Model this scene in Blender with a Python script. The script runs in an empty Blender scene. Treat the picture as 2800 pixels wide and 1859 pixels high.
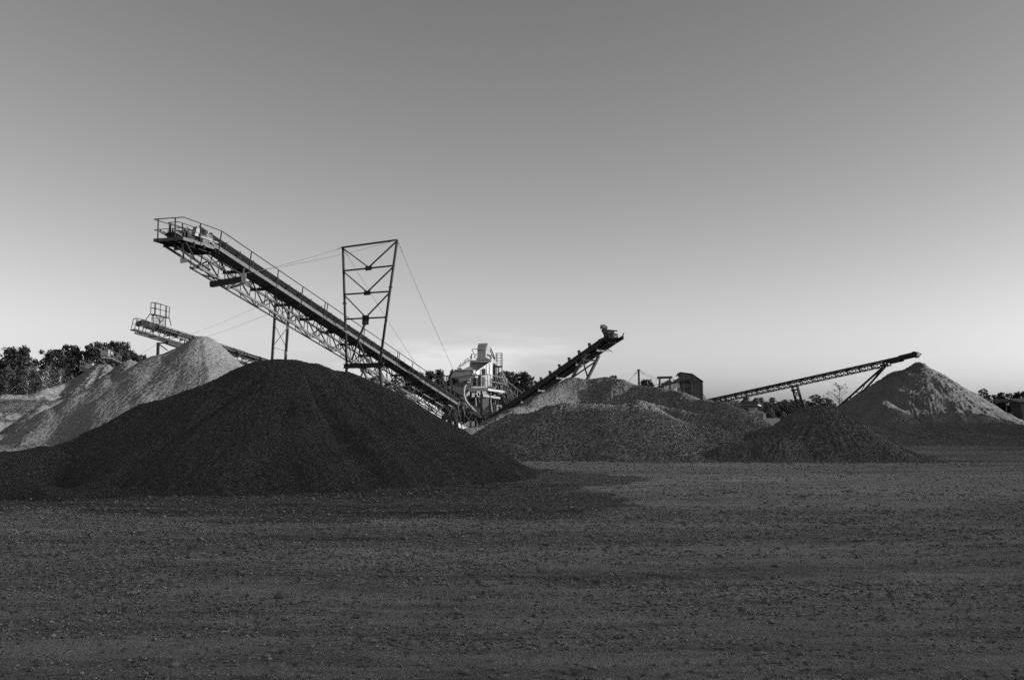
import bpy, math, random
import numpy as np
from mathutils import Vector
R = math.radians
C = bpy.context.scene.collection
SC = bpy.context.scene
# ------------------------------------------------------------------ camera
F = 2722.0                                   # focal length in pixels of the 2800 px wide frame
EYE = Vector((0, 0, 1.7)); PITCH = math.atan(200.5 / F)
cd = bpy.data.cameras.new('camera'); cam = bpy.data.objects.new('camera', cd); C.objects.link(cam)
cd.sensor_width = 36; cd.lens = 36 * F / 2800; cd.clip_end = 3000; cd.clip_start = 0.1
cam.location = EYE; cam.rotation_euler = (math.pi / 2 + PITCH, 0, 0)
SC.camera = cam
# ------------------------------------------------------------------ sky and sun
SUN_EL, SUN_AZ = 11.0, 96.0                 # azimuth clockwise from +Y (the view direction)
w = bpy.data.worlds.new("World"); SC.world = w; w.use_nodes = True
nt = w.node_tree; nt.nodes.clear()
def N(t, typ, **kw):
    n = t.nodes.new(typ)
    for k, v in kw.items():
        if k.startswith('i_'):
            n.inputs[int(k[2:])].default_value = v
        else: setattr(n, k, v)
    return n
def L(t, a, ai, b, bi): t.links.new(a.outputs[ai], b.inputs[bi])
sky = N(nt, 'ShaderNodeTexSky', sky_type='NISHITA', sun_disc=False, sun_elevation=R(SUN_EL),
        sun_rotation=R(SUN_AZ), air_density=1.3, dust_density=1.6, ozone_density=1.0, altitude=0)
sep = N(nt, 'ShaderNodeSeparateColor'); L(nt, sky, 0, sep, 0)
def mth(t, op, a, b=None, c=None):
    n = N(t, 'ShaderNodeMath', operation=op)
    for i, v in enumerate((a, b, c)):
        if v is None: continue
        if isinstance(v, (int, float)): n.inputs[i].default_value = v
        else: t.links.new(v, n.inputs[i])
    return n.outputs[0]
SKY_GAMMA, SKY_GAIN = 1.18, 0.94
mono = mth(nt, 'ADD', mth(nt, 'MULTIPLY', sep.outputs[0], 0.95), mth(nt, 'MULTIPLY', sep.outputs[1], 0.05))
mono = mth(nt, 'MULTIPLY', mth(nt, 'POWER', mono, SKY_GAMMA), SKY_GAIN)
# thin wisps of cloud low over the horizon, by direction in the sky
tc = N(nt, 'ShaderNodeTexCoord'); sx = N(nt, 'ShaderNodeSeparateXYZ'); L(nt, tc, 0, sx, 0)
mp = N(nt, 'ShaderNodeMapping'); mp.inputs['Scale'].default_value = (7, 7, 42); L(nt, tc, 0, mp, 0)
nz = N(nt, 'ShaderNodeTexNoise'); nz.inputs['Scale'].default_value = 1.0; nz.inputs['Detail'].default_value = 5
nz.inputs['Roughness'].default_value = .48; L(nt, mp, 0, nz, 'Vector')
def bump1(v, c, wd):   # 1 at c, 0 beyond c +- wd
    d = mth(nt, 'DIVIDE', mth(nt, 'ABSOLUTE', mth(nt, 'SUBTRACT', v, c)), wd)
    return mth(nt, 'SMOOTH_MIN', mth(nt, 'MAXIMUM', mth(nt, 'SUBTRACT', 1.15, d), 0), 1.0, .15)
zc = sx.outputs[2]; xc = sx.outputs[0]
msk = mth(nt, 'MULTIPLY', bump1(xc, -0.065, 0.165), bump1(zc, 0.045, 0.036))
cl = mth(nt, 'MULTIPLY', mth(nt, 'MAXIMUM', mth(nt, 'SUBTRACT', nz.outputs[0], 0.42), 0), 3.0)
cl = mth(nt, 'MINIMUM', mth(nt, 'MULTIPLY', cl, msk), .30)
mono = mth(nt, 'MULTIPLY', mono, mth(nt, 'ADD', cl, 1.0))
mono = mth(nt, 'MULTIPLY', mono, mth(nt, 'ADD', 1.0, mth(nt, 'MULTIPLY', mth(nt, 'POWER', 2.718, mth(nt, 'DIVIDE', mth(nt, 'ABSOLUTE', zc), -.16)), .30)))   # pale haze low over the land
bg = N(nt, 'ShaderNodeBackground'); bg.inputs[1].default_value = 0.15
cmb = N(nt, 'ShaderNodeCombineColor')
for i in range(3): nt.links.new(mono, cmb.inputs[i])
L(nt, cmb, 0, bg, 0)
wo = N(nt, 'ShaderNodeOutputWorld'); L(nt, bg, 0, wo, 0)
sd = bpy.data.lights.new('sun', 'SUN'); sun = bpy.data.objects.new('sun', sd); C.objects.link(sun)
sd.energy = 4.8; sd.angle = R(0.5); sd.color = (1, 1, 1)      # the photograph is black and white
SDIR = Vector((math.sin(R(SUN_AZ)) * math.cos(R(SUN_EL)), math.cos(R(SUN_AZ)) * math.cos(R(SUN_EL)), math.sin(R(SUN_EL))))
sun.rotation_euler = SDIR.to_track_quat('Z', 'Y').to_euler(); sun.location = (60, 0, 60)
SC.view_settings.view_transform = 'Standard'; SC.view_settings.look = 'None'
SC.view_settings.exposure = 0.0; SC.view_settings.gamma = 1.0; SC.view_settings.use_curve_mapping = False
SC.render.engine = 'CYCLES'; SC.cycles.max_bounces = 5; SC.cycles.use_denoising = False

# ------------------------------------------------------------------ helpers
rng = np.random.default_rng(7); random.seed(7)
FW = Vector((0, math.cos(PITCH), math.sin(PITCH))); UP = Vector((0, -math.sin(PITCH), math.cos(PITCH)))
def P(px, py, D):
    """world point seen at photo pixel (px,py) standing D metres in front of the photographer"""
    d = Vector((1, 0, 0)) * ((px - 1400) / F) + UP * ((929.5 - py) / F) + FW
    return EYE + d * (D / d.y)
def V(*a): return Vector(a)

def tag(o, label=None, cat=None, group=None, kind=None):
    if label: o['label'] = label
    if cat: o['category'] = cat
    if group: o['group'] = group
    if kind: o['kind'] = kind
    return o
def empty(name, loc, label, cat, group=None):
    o = bpy.data.objects.new(name, None); C.objects.link(o); o.location = loc
    o.empty_display_size = .2
    return tag(o, label, cat, group)
def link(name, me, mat, parent=None):
    o = bpy.data.objects.new(name, me); C.objects.link(o)
    if mat and not me.materials: me.materials.append(mat)
    if parent:
        o.parent = parent
        off = Vector(parent.location)
        pp = parent.parent
        while pp: off += Vector(pp.location); pp = pp.parent
        if o.data.get('world'):   # mesh was written in world coordinates
            o.data.transform(__import__('mathutils').Matrix.Translation(-off)); del o.data['world']
    return o
def mesh_np(name, verts, faces, n=3):
    """fast mesh from arrays, all faces with n corners"""
    me = bpy.data.meshes.new(name); nv, nf = len(verts), len(faces)
    me.vertices.add(nv); me.loops.add(nf * n); me.polygons.add(nf)
    me.vertices.foreach_set('co', np.asarray(verts, np.float32).ravel())
    me.loops.foreach_set('vertex_index', np.asarray(faces, np.int32).ravel())
    me.polygons.foreach_set('loop_start', np.arange(0, nf * n, n, dtype=np.int32))
    me.polygons.foreach_set('loop_total', np.full(nf, n, np.int32))
    me.update(calc_edges=True); return me
class MB:
    def __init__(s): s.v = []; s.f = []
    def add(s, vs, fs):
        k = len(s.v); s.v += [tuple(v) for v in vs]; s.f += [tuple(i + k for i in f) for f in fs]
        return s
    def frame(s, p, q, up=None):
        d = (q - p).normalized(); up = up or V(0, 0, 1)
        if abs(d.dot(up)) > .97: up = V(0, 1, 0) if abs(d.y) < .9 else V(1, 0, 0)
        a = d.cross(up).normalized(); b = a.cross(d).normalized(); return d, a, b
    def beam(s, p, q, w_, h=None, up=None):
        h = h or w_; p = Vector(p); q = Vector(q); d, a, b = s.frame(p, q, up)
        vs = [c + a * (i * w_ / 2) + b * (j * h / 2) for c in (p, q) for i, j in ((-1, -1), (1, -1), (1, 1), (-1, 1))]
        return s.add(vs, [(0, 1, 2, 3), (7, 6, 5, 4), (0, 4, 5, 1), (1, 5, 6, 2), (2, 6, 7, 3), (3, 7, 4, 0)])
    def ibeam(s, p, q, w_, h, t=.02, up=None):
        p = Vector(p); q = Vector(q); d, a, b = s.frame(p, q, up)
        s.beam(p + b * (h / 2 - t / 2), q + b * (h / 2 - t / 2), w_, t, up); s.beam(p - b * (h / 2 - t / 2), q - b * (h / 2 - t / 2), w_, t, up)
        return s.beam(p, q, t, h - 2 * t, up)
    def tube(s, p, q, r, r2=None, n=7, cap=True):
        r2 = r if r2 is None else r2; p = Vector(p); q = Vector(q); d, a, b = s.frame(p, q)
        vs = [c + (a * math.cos(2 * math.pi * i / n) + b * math.sin(2 * math.pi * i / n)) * rr for c, rr in ((p, r), (q, r2)) for i in range(n)]
        fs = [(i, n + i, n + (i + 1) % n, (i + 1) % n) for i in range(n)]
        if cap: fs += [tuple(range(n)), tuple(range(2 * n - 1, n - 1, -1))]
        return s.add(vs, fs)
    def path(s, pts, r, n=7):
        for a, b in zip(pts[:-1], pts[1:]): s.tube(a, b, r, n=n)
        return s
    def pipe(s, pts, r, n=12):
        """one continuous bent pipe"""
        pts = [Vector(p) for p in pts]; k0 = len(s.v); m = len(pts)
        for i, p in enumerate(pts):
            d = (pts[min(i + 1, m - 1)] - pts[max(i - 1, 0)]).normalized()
            a = d.cross(V(0, 1, 0)).normalized(); b = a.cross(d)
            s.v += [tuple(p + (a * math.cos(2 * math.pi * j / n) + b * math.sin(2 * math.pi * j / n)) * r) for j in range(n)]
        for i in range(m - 1):
            for j in range(n):
                s.f.append((k0 + i * n + j, k0 + (i + 1) * n + j, k0 + (i + 1) * n + (j + 1) % n, k0 + i * n + (j + 1) % n))
        return s
    def hexa(s, c8):
        """c8: 4 bottom corners then 4 top corners, same turning sense"""
        return s.add([Vector(c) for c in c8], [(3, 2, 1, 0), (4, 5, 6, 7), (0, 1, 5, 4), (1, 2, 6, 5), (2, 3, 7, 6), (3, 0, 4, 7)])
    def box(s, c, size): return s.beam(V(*c) - V(0, 0, size[2] / 2), V(*c) + V(0, 0, size[2] / 2), size[0], size[1])
    def prism(s, poly, d):
        """extrude a closed outline of 3D points by vector d"""
        n = len(poly); poly = [Vector(p) for p in poly]
        return s.add(poly + [p + d for p in poly], [tuple(range(n - 1, -1, -1)), tuple(range(n, 2 * n))] + [(i, (i + 1) % n, n + (i + 1) % n, n + i) for i in range(n)])
    def build(s, name, mat, parent=None, smooth=False):
        me = bpy.data.meshes.new(name); me.from_pydata(s.v, [], s.f); me.update()
        if smooth: me.polygons.foreach_set('use_smooth', [True] * len(me.polygons))
        me['world'] = 1
        o = link(name, me, mat, parent)
        if me.get('world'): del me['world']
        bm = __import__('bmesh').new(); bm.from_mesh(me); __import__('bmesh').ops.recalc_face_normals(bm, faces=bm.faces); bm.to_mesh(me); bm.free()
        return o
# numpy lattice noise
_T = rng.random((256, 256)).astype(np.float32)
def vnoise(x, y, seed=0):
    x = x + seed * 17.3; y = y + seed * 31.7
    xi = np.floor(x).astype(int); yi = np.floor(y).astype(int); fx = x - xi; fy = y - yi
    fx = fx * fx * (3 - 2 * fx); fy = fy * fy * (3 - 2 * fy)
    g = lambda i, j: _T[i & 255, j & 255]
    return ((g(xi, yi) * (1 - fx) + g(xi + 1, yi) * fx) * (1 - fy) + (g(xi, yi + 1) * (1 - fx) + g(xi + 1, yi + 1) * fx) * fy) * 2 - 1
def fbm(x, y, seed=0, oct=4, gain=.5):
    s = 0; a = 1
    for i in range(oct): s = s + a * vnoise(x * 2 ** i, y * 2 ** i, seed + i); a *= gain
    return s
# ------------------------------------------------------------------ materials (all neutral: a black and white photograph)
def mat(name, val, rough=.8, metallic=0, var=.15, vscale=3.0, bump=0, bscale=40, streak=0, spec=.3, stretch=(1, 1, 1)):
    m = bpy.data.materials.new(name); m.use_nodes = True; t = m.node_tree; b = t.nodes['Principled BSDF']
    b.inputs['Roughness'].default_value = rough; b.inputs['Metallic'].default_value = metallic
    b.inputs['Specular IOR Level'].default_value = spec
    co = N(t, 'ShaderNodeTexCoord'); mpn = N(t, 'ShaderNodeMapping'); mpn.inputs['Scale'].default_value = stretch; L(t, co, 3, mpn, 0)
    n1 = N(t, 'ShaderNodeTexNoise'); n1.inputs['Scale'].default_value = vscale; n1.inputs['Detail'].default_value = 6; n1.inputs['Roughness'].default_value = .65
    L(t, mpn, 0, n1, 'Vector')
    v = mth(t, 'MULTIPLY', mth(t, 'ADD', mth(t, 'MULTIPLY', mth(t, 'SUBTRACT', n1.outputs[0], .5), var * 4), 1), val)
    v = mth(t, 'MAXIMUM', v, .004)
    cc = N(t, 'ShaderNodeCombineColor')
    for i in range(3): t.links.new(v, cc.inputs[i])
    L(t, cc, 0, b, 'Base Color')
    if bump:
        n2 = N(t, 'ShaderNodeTexNoise'); n2.inputs['Scale'].default_value = bscale; n2.inputs['Detail'].default_value = 4; L(t, co, 3, n2, 'Vector')
        bn = N(t, 'ShaderNodeBump'); bn.inputs['Strength'].default_value = 1; bn.inputs['Distance'].default_value = bump
        t.links.new(n2.outputs[0], bn.inputs['Height']); L(t, bn, 0, b, 'Normal')
    return m
def gravel_mat(name, lo, hi, size, big=.25, bigscale=.4, bump=.02, power=2.0):
    """stones of grain `size` metres, each with a grey of its own between lo and hi"""
    m = bpy.data.materials.new(name); m.use_nodes = True; t = m.node_tree; b = t.nodes['Principled BSDF']
    b.inputs['Roughness'].default_value = .85; b.inputs['Specular IOR Level'].default_value = .25
    co = N(t, 'ShaderNodeTexCoord')
    vo = N(t, 'ShaderNodeTexVoronoi'); vo.inputs['Scale'].default_value = 1 / size; L(t, co, 3, vo, 'Vector')
    sp = N(t, 'ShaderNodeSeparateColor'); L(t, vo, 'Color', sp, 0)
    r = mth(t, 'POWER', sp.outputs[0], power)
    n1 = N(t, 'ShaderNodeTexNoise'); n1.inputs['Scale'].default_value = bigscale; n1.inputs['Detail'].default_value = 5; n1.inputs['Roughness'].default_value = .6; L(t, co, 3, n1, 'Vector')
    g = mth(t, 'ADD', mth(t, 'MULTIPLY', mth(t, 'SUBTRACT', n1.outputs[0], .5), big * 4), 1)
    v = mth(t, 'MULTIPLY', mth(t, 'ADD', mth(t, 'MULTIPLY', r, hi - lo), lo), g)
    v = mth(t, 'MAXIMUM', v, .004)
    cc = N(t, 'ShaderNodeCombineColor')
    for i in range(3): t.links.new(v, cc.inputs[i])
    L(t, cc, 0, b, 'Base Color')
    bn = N(t, 'ShaderNodeBump'); bn.inputs['Distance'].default_value = bump; bn.inputs['Strength'].default_value = 1; bn.invert = True
    t.links.new(vo.outputs['Distance'], bn.inputs['Height']); L(t, bn, 0, b, 'Normal')
    return m
M = dict(
    steel=mat('dark_steel', .038, .75, .0, .25, 4, spec=.2),
    steel_mid=mat('grey_steel', .10, .65, .0, .25, 3, spec=.25),
    galv=mat('galvanised_steel', .24, .45, .0, .2, 5, spec=.5),
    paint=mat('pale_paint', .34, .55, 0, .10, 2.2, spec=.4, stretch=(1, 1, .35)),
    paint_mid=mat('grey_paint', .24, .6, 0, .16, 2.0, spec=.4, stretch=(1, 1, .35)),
    rubber=mat('black_rubber', .02, .6, 0, .3, 6, spec=.4),
    cable=mat('steel_cable', .05, .5, 0, .1, 5),
    bark=mat('dark_bark', .07, .9, 0, .3, 8, bump=.02, bscale=30),
    birch=mat('birch_bark', .5, .8, 0, .25, 6),
    leaf_a=mat('foliage_dark', .033, .9, 0, .25, .9, spec=.1),
    leaf_b=mat('foliage_mid', .075, .8, 0, .35, .9, spec=.1),
    leaf_c=mat('foliage_light', .11, .7, 0, .3, .9, spec=.3),
    dark_gravel=gravel_mat('dark_gravel', .033, .125, .022, big=.2, bigscale=.32, bump=.015, power=3.5),
    pale_gravel=gravel_mat('pale_gravel', .135, .30, .05, big=.05, bigscale=.5, bump=.02, power=1.4),
    coarse_gravel=gravel_mat('coarse_gravel', .08, .36, .05, big=.12, bigscale=.4, bump=.035, power=2.0),
    mid_gravel=gravel_mat('mid_gravel', .08, .27, .045, big=.10, bigscale=.4, bump=.03, power=2.2),
    concrete=mat('concrete', .4, .9, 0, .12, 1.5),
    sheet=mat('ribbed_sheet', .095, .6, 0, .12, 1.3, spec=.4, stretch=(1, 1, .3)),
)
# ------------------------------------------------------------------ ground
def poly_sdf(x, y, poly):
    d = np.full(x.shape, 1e9); inside = np.zeros(x.shape, bool); n = len(poly)
    for i in range(n):
        ax, ay = poly[i]; bx, by = poly[(i + 1) % n]
        t = np.clip(((x - ax) * (bx - ax) + (y - ay) * (by - ay)) / ((bx - ax) ** 2 + (by - ay) ** 2), 0, 1)
        d = np.minimum(d, np.hypot(x - ax - t * (bx - ax), y - ay - t * (by - ay)))
        c = ((ay > y) != (by > y)) & (x < (bx - ax) * (y - ay) / (by - ay + 1e-12) + ax); inside ^= c
    return np.where(inside, -d, d)
TRACKS = [(-4, 60, 42.0), (-4, 60, 43.9), (2, 58, 37.4), (2, 58, 35.5), (6, 80, 67.6), (6, 80, 65.7), (14, 46, 27.5), (14, 46, 25.6), (0, 110, 100.2), (0, 110, 98.3), (10, 95, 79.0), (10, 95, 77.2), (-12, 70, 58.3), (-12, 70, 56.5)]
def rut(x, y):
    z = 0 * x; k = 0 * x
    for i, (cx, cy, r0) in enumerate(TRACKS):
        q = np.hypot(x - cx, y - cy); d = q - r0 - .12 * vnoise(x * .3, y * .3, 60 + i); a = np.arctan2(x - cx, cy - y) * r0
        fade = np.clip(vnoise(a * .12, 0 * a + i, 70) + .45, 0, 1) * (y < cy)
        c = np.exp(-(d / .20) ** 4) * fade; e = np.exp(-((np.abs(d) - .33) / .11) ** 2) * fade
        z = z - .034 * c + .024 * e + .012 * c * np.sign(np.sin(a * 2 * np.pi / .42)) ; k = k + c * .9 - e * .4
    return z, k
def lanes(x, y):
    xx = np.clip(x, 0, None); yy = y - .030 * xx ** 2 * np.exp(-(y / 30) ** 2) + .004 * np.clip(-x, 0, None) ** 2
    l = vnoise(x * .07, yy * 1.1, 50) + .6 * vnoise(x * .12, yy * 2.6, 51) + .35 * vnoise(x * .3, yy * 6.0, 52)
    return l, yy
def ground_z(x, y):
    r = np.hypot(x, y)
    yy = y - 0.004 * (x - 4) ** 2 * np.exp(-(r / 60) ** 2)      # wheel lanes bend away to the right
    near = np.exp(-(r / 70) ** 2)
    z = .035 * vnoise(x * .05, yy * .55, 3) + .018 * vnoise(x * .09, yy * 1.5, 4) + .012 * vnoise(x * .22, yy * 4.2, 5)
    z += .012 * fbm(x * 2.2, y * 2.6, 8, 4) + .006 * fbm(x * 3.5, y * 9, 18, 2) + .10 * fbm(x * .05, y * .05, 9, 2)
    t_, yy = lanes(x, y); z += .016 * t_ + rut(x, y)[0]
    return z * near
thn = np.concatenate([np.linspace(-180, -38, 48)[:-1], np.linspace(-38, 38, 620), np.linspace(38, 180, 48)[1:-1]])
rr = np.concatenate([[.6, 1.2, 2.0, 3.0, 4.0], 4.4 * 1.0072 ** np.arange(1, 560)]); rr = np.concatenate([rr, [320, 420, 600, 900, 1400, 2200]])
T_, R_ = np.meshgrid(np.radians(thn), rr); gx = R_ * np.sin(T_); gy = R_ * np.cos(T_)
gz = ground_z(gx, gy); gz += np.where((np.abs(np.degrees(T_)) < 38) & (R_ < 60), rng.normal(0, .0022, gx.shape) * np.clip(R_ / 8, .7, 3.0), 0)
nc, nr = len(thn), len(rr)
idx = np.arange(nr * nc).reshape(nr, nc); idn = np.roll(idx, -1, 1)
fa = np.stack([idx[:-1], idx[1:], idn[1:], idn[:-1]], -1).reshape(-1, 4)
gv = np.stack([gx, gy, gz], -1).reshape(-1, 3)
# close the middle
gv = np.vstack([gv, [[0, 0, 0]]]);
gme = mesh_np('ground', gv, fa, 4)
SPILL = [(-30, 17.5), (-8.3, 16.4), (-6.6, 16.0), (-4.0, 14.9), (-2.6, 14.9), (-1.9, 15.5), (-1.0, 15.4), (-.7, 15.0), (0, 15.1), (1.0, 15.8), (1.9, 17.3), (2.2, 18.6), (1.7, 20.4), (1.75, 22), (3.3, 24.8), (1.4, 27.5), (.3, 30), (-9, 34), (-30, 34)]
px_, py_ = gv[:, 0], gv[:, 1]
sdf = poly_sdf(px_, py_, SPILL) + .5 * fbm(px_ * .6, py_ * 1.4, 12, 4)
ln, _ = lanes(px_, py_); rk = rut(px_, py_)[1]
g2 = lambda cx, cy, sx_, sy_: np.exp(-((px_ - cx) / sx_) ** 2 - ((py_ - cy) / sy_) ** 2)
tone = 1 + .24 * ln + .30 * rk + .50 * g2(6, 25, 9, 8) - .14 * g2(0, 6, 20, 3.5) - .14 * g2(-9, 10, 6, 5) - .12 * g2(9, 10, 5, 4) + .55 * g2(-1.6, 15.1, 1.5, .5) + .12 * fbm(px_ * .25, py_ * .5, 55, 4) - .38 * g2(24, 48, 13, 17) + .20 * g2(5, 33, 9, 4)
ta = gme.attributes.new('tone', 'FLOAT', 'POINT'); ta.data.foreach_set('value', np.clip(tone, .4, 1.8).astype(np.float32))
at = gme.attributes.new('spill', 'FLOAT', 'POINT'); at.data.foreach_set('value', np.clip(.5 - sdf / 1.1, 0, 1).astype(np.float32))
gm = bpy.data.materials.new('yard_gravel'); gm.use_nodes = True; t = gm.node_tree; b = t.nodes['Principled BSDF']
b.inputs['Roughness'].default_value = .9; b.inputs['Specular IOR Level'].default_value = .2
co = N(t, 'ShaderNodeTexCoord')
def tn(sc, det, stretch=None, rough=.6):
    n = N(t, 'ShaderNodeTexNoise'); n.inputs['Scale'].default_value = sc; n.inputs['Detail'].default_value = det; n.inputs['Roughness'].default_value = rough
    if stretch:
        m_ = N(t, 'ShaderNodeMapping'); m_.inputs['Scale'].default_value = stretch; m_.inputs['Rotation'].default_value = (0, 0, R(3)); L(t, co, 3, m_, 0); L(t, m_, 0, n, 'Vector')
    else: L(t, co, 3, n, 'Vector')
    return n.outputs[0]
def ctr(v, k): return mth(t, 'MULTIPLY', mth(t, 'SUBTRACT', v, .5), k)
vo = N(t, 'ShaderNodeTexVoronoi'); vo.inputs['Scale'].default_value = 42; L(t, co, 3, vo, 'Vector')
sp = N(t, 'ShaderNodeSeparateColor'); L(t, vo, 'Color', sp, 0)
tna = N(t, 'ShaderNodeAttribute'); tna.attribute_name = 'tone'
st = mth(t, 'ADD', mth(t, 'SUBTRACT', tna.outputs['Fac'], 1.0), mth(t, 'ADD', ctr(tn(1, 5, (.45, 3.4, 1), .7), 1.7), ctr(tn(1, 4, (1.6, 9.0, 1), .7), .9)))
val = mth(t, 'ADD', mth(t, 'ADD', 1.0, st), mth(t, 'ADD', ctr(tn(.35, 4), .6), mth(t, 'ADD', ctr(tn(28, 3), .5), mth(t, 'MULTIPLY', mth(t, 'SUBTRACT', mth(t, 'POWER', sp.outputs[0], 3), .2), .25))))
GROUND = .235
val = mth(t, 'MULTIPLY', mth(t, 'MAXIMUM', val, .25), GROUND)
an = N(t, 'ShaderNodeAttribute'); an.attribute_name = 'spill'
sm = mth(t, 'ADD', an.outputs['Fac'], mth(t, 'MULTIPLY', mth(t, 'MULTIPLY', ctr(tn(6, 4), 1.6), an.outputs['Fac']), mth(t, 'SUBTRACT', 1.0, an.outputs['Fac'])))
sm = mth(t, 'MINIMUM', mth(t, 'MAXIMUM', mth(t, 'MULTIPLY', mth(t, 'SUBTRACT', sm, .35), 3.0), 0), .9)
dk = mth(t, 'ADD', .050, mth(t, 'MULTIPLY', mth(t, 'POWER', sp.outputs[1], 4), .15))
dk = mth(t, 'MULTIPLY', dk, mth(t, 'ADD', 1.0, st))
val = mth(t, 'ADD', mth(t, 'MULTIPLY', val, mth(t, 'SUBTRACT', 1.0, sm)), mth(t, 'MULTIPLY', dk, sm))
cc = N(t, 'ShaderNodeCombineColor')
for i in range(3): t.links.new(val, cc.inputs[i])
L(t, cc, 0, b, 'Base Color')
bn = N(t, 'ShaderNodeBump'); bn.inputs['Distance'].default_value = .03; bn.inputs['Strength'].default_value = 1
hh = mth(t, 'ADD', mth(t, 'MULTIPLY', tn(9, 6, None, .7), 1.4), mth(t, 'MULTIPLY', vo.outputs['Distance'], -.4)); t.links.new(hh, bn.inputs['Height']); L(t, bn, 0, b, 'Normal')
M['ground'] = gm
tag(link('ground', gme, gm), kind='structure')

# loose pebbles lying on the yard: nobody could count them
phi = (1 + 5 ** .5) / 2
ICO = np.array([(-1, phi, 0), (1, phi, 0), (-1, -phi, 0), (1, -phi, 0), (0, -1, phi), (0, 1, phi), (0, -1, -phi), (0, 1, -phi), (phi, 0, -1), (phi, 0, 1), (-phi, 0, -1), (-phi, 0, 1)]) / 1.9
ICF = np.array([(0, 11, 5), (0, 5, 1), (0, 1, 7), (0, 7, 10), (0, 10, 11), (1, 5, 9), (5, 11, 4), (11, 10, 2), (10, 7, 6), (7, 1, 8), (3, 9, 4), (3, 4, 2), (3, 2, 6), (3, 6, 8), (3, 8, 9), (4, 9, 5), (2, 4, 11), (6, 2, 10), (8, 6, 7), (9, 8, 1)])
def stones(name, x, y, z, r, m, parent=None, **tg):
    n = len(x); a = rng.uniform(0, 2 * np.pi, n); sc = np.stack([r * rng.uniform(.8, 1.5, n), r * rng.uniform(.7, 1.1, n), r * rng.uniform(.45, .8, n)], -1)
    v = ICO[None] * sc[:, None] * (1 + rng.normal(0, .12, (n, 12, 1)))
    ca, sa = np.cos(a)[:, None], np.sin(a)[:, None]
    vx = v[..., 0] * ca - v[..., 1] * sa; vy = v[..., 0] * sa + v[..., 1] * ca
    vv = np.stack([vx + x[:, None], vy + y[:, None], v[..., 2] + z[:, None]], -1).reshape(-1, 3)
    ff = (ICF[None] + (np.arange(n) * 12)[:, None, None]).reshape(-1, 3)
    me = mesh_np(name, vv, ff); o = link(name, me, m, parent); tag(o, **tg); return o
def scatter(n, d0, d1, rmin, rmax, k=3.0):
    n = int(n * 1.25); d = np.sqrt(rng.uniform(d0 ** 2, d1 ** 2, n)); x = rng.uniform(-.62, .62, n) * d
    r = rmin + (rmax - rmin) * rng.random(n) ** k
    c = vnoise(x * .15, d * .8, 21) + .7 * vnoise(x * .7, d * 2.2, 22) + .3 * rng.normal(0, 1, n)
    keep = c > -.55
    return x[keep], d[keep], r[keep]
S = [scatter(26000, 5.5, 11, .004, .018), scatter(24000, 9, 17, .006, .022), scatter(14000, 15, 30, .009, .03), scatter(3200, 5.5, 13, .008, .030, 4.0), scatter(3000, 11, 22, .013, .04, 4), scatter(700, 18, 34, .025, .05, 4), scatter(130, 6, 14, .03, .055, 2)]
x = np.concatenate([s[0] for s in S]); y = np.concatenate([s[1] for s in S]); r = np.concatenate([s[2] for s in S])
M['pebble'] = gravel_mat('pebble_stone', .10, .36, .04, big=.1, bump=.0, power=2.0)
stones('pebbles', x, y, ground_z(x, y) + r * .34, r, M['pebble'], label='loose pebbles scattered over the gravel yard in the foreground', cat='pebbles', kind='stuff')

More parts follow.
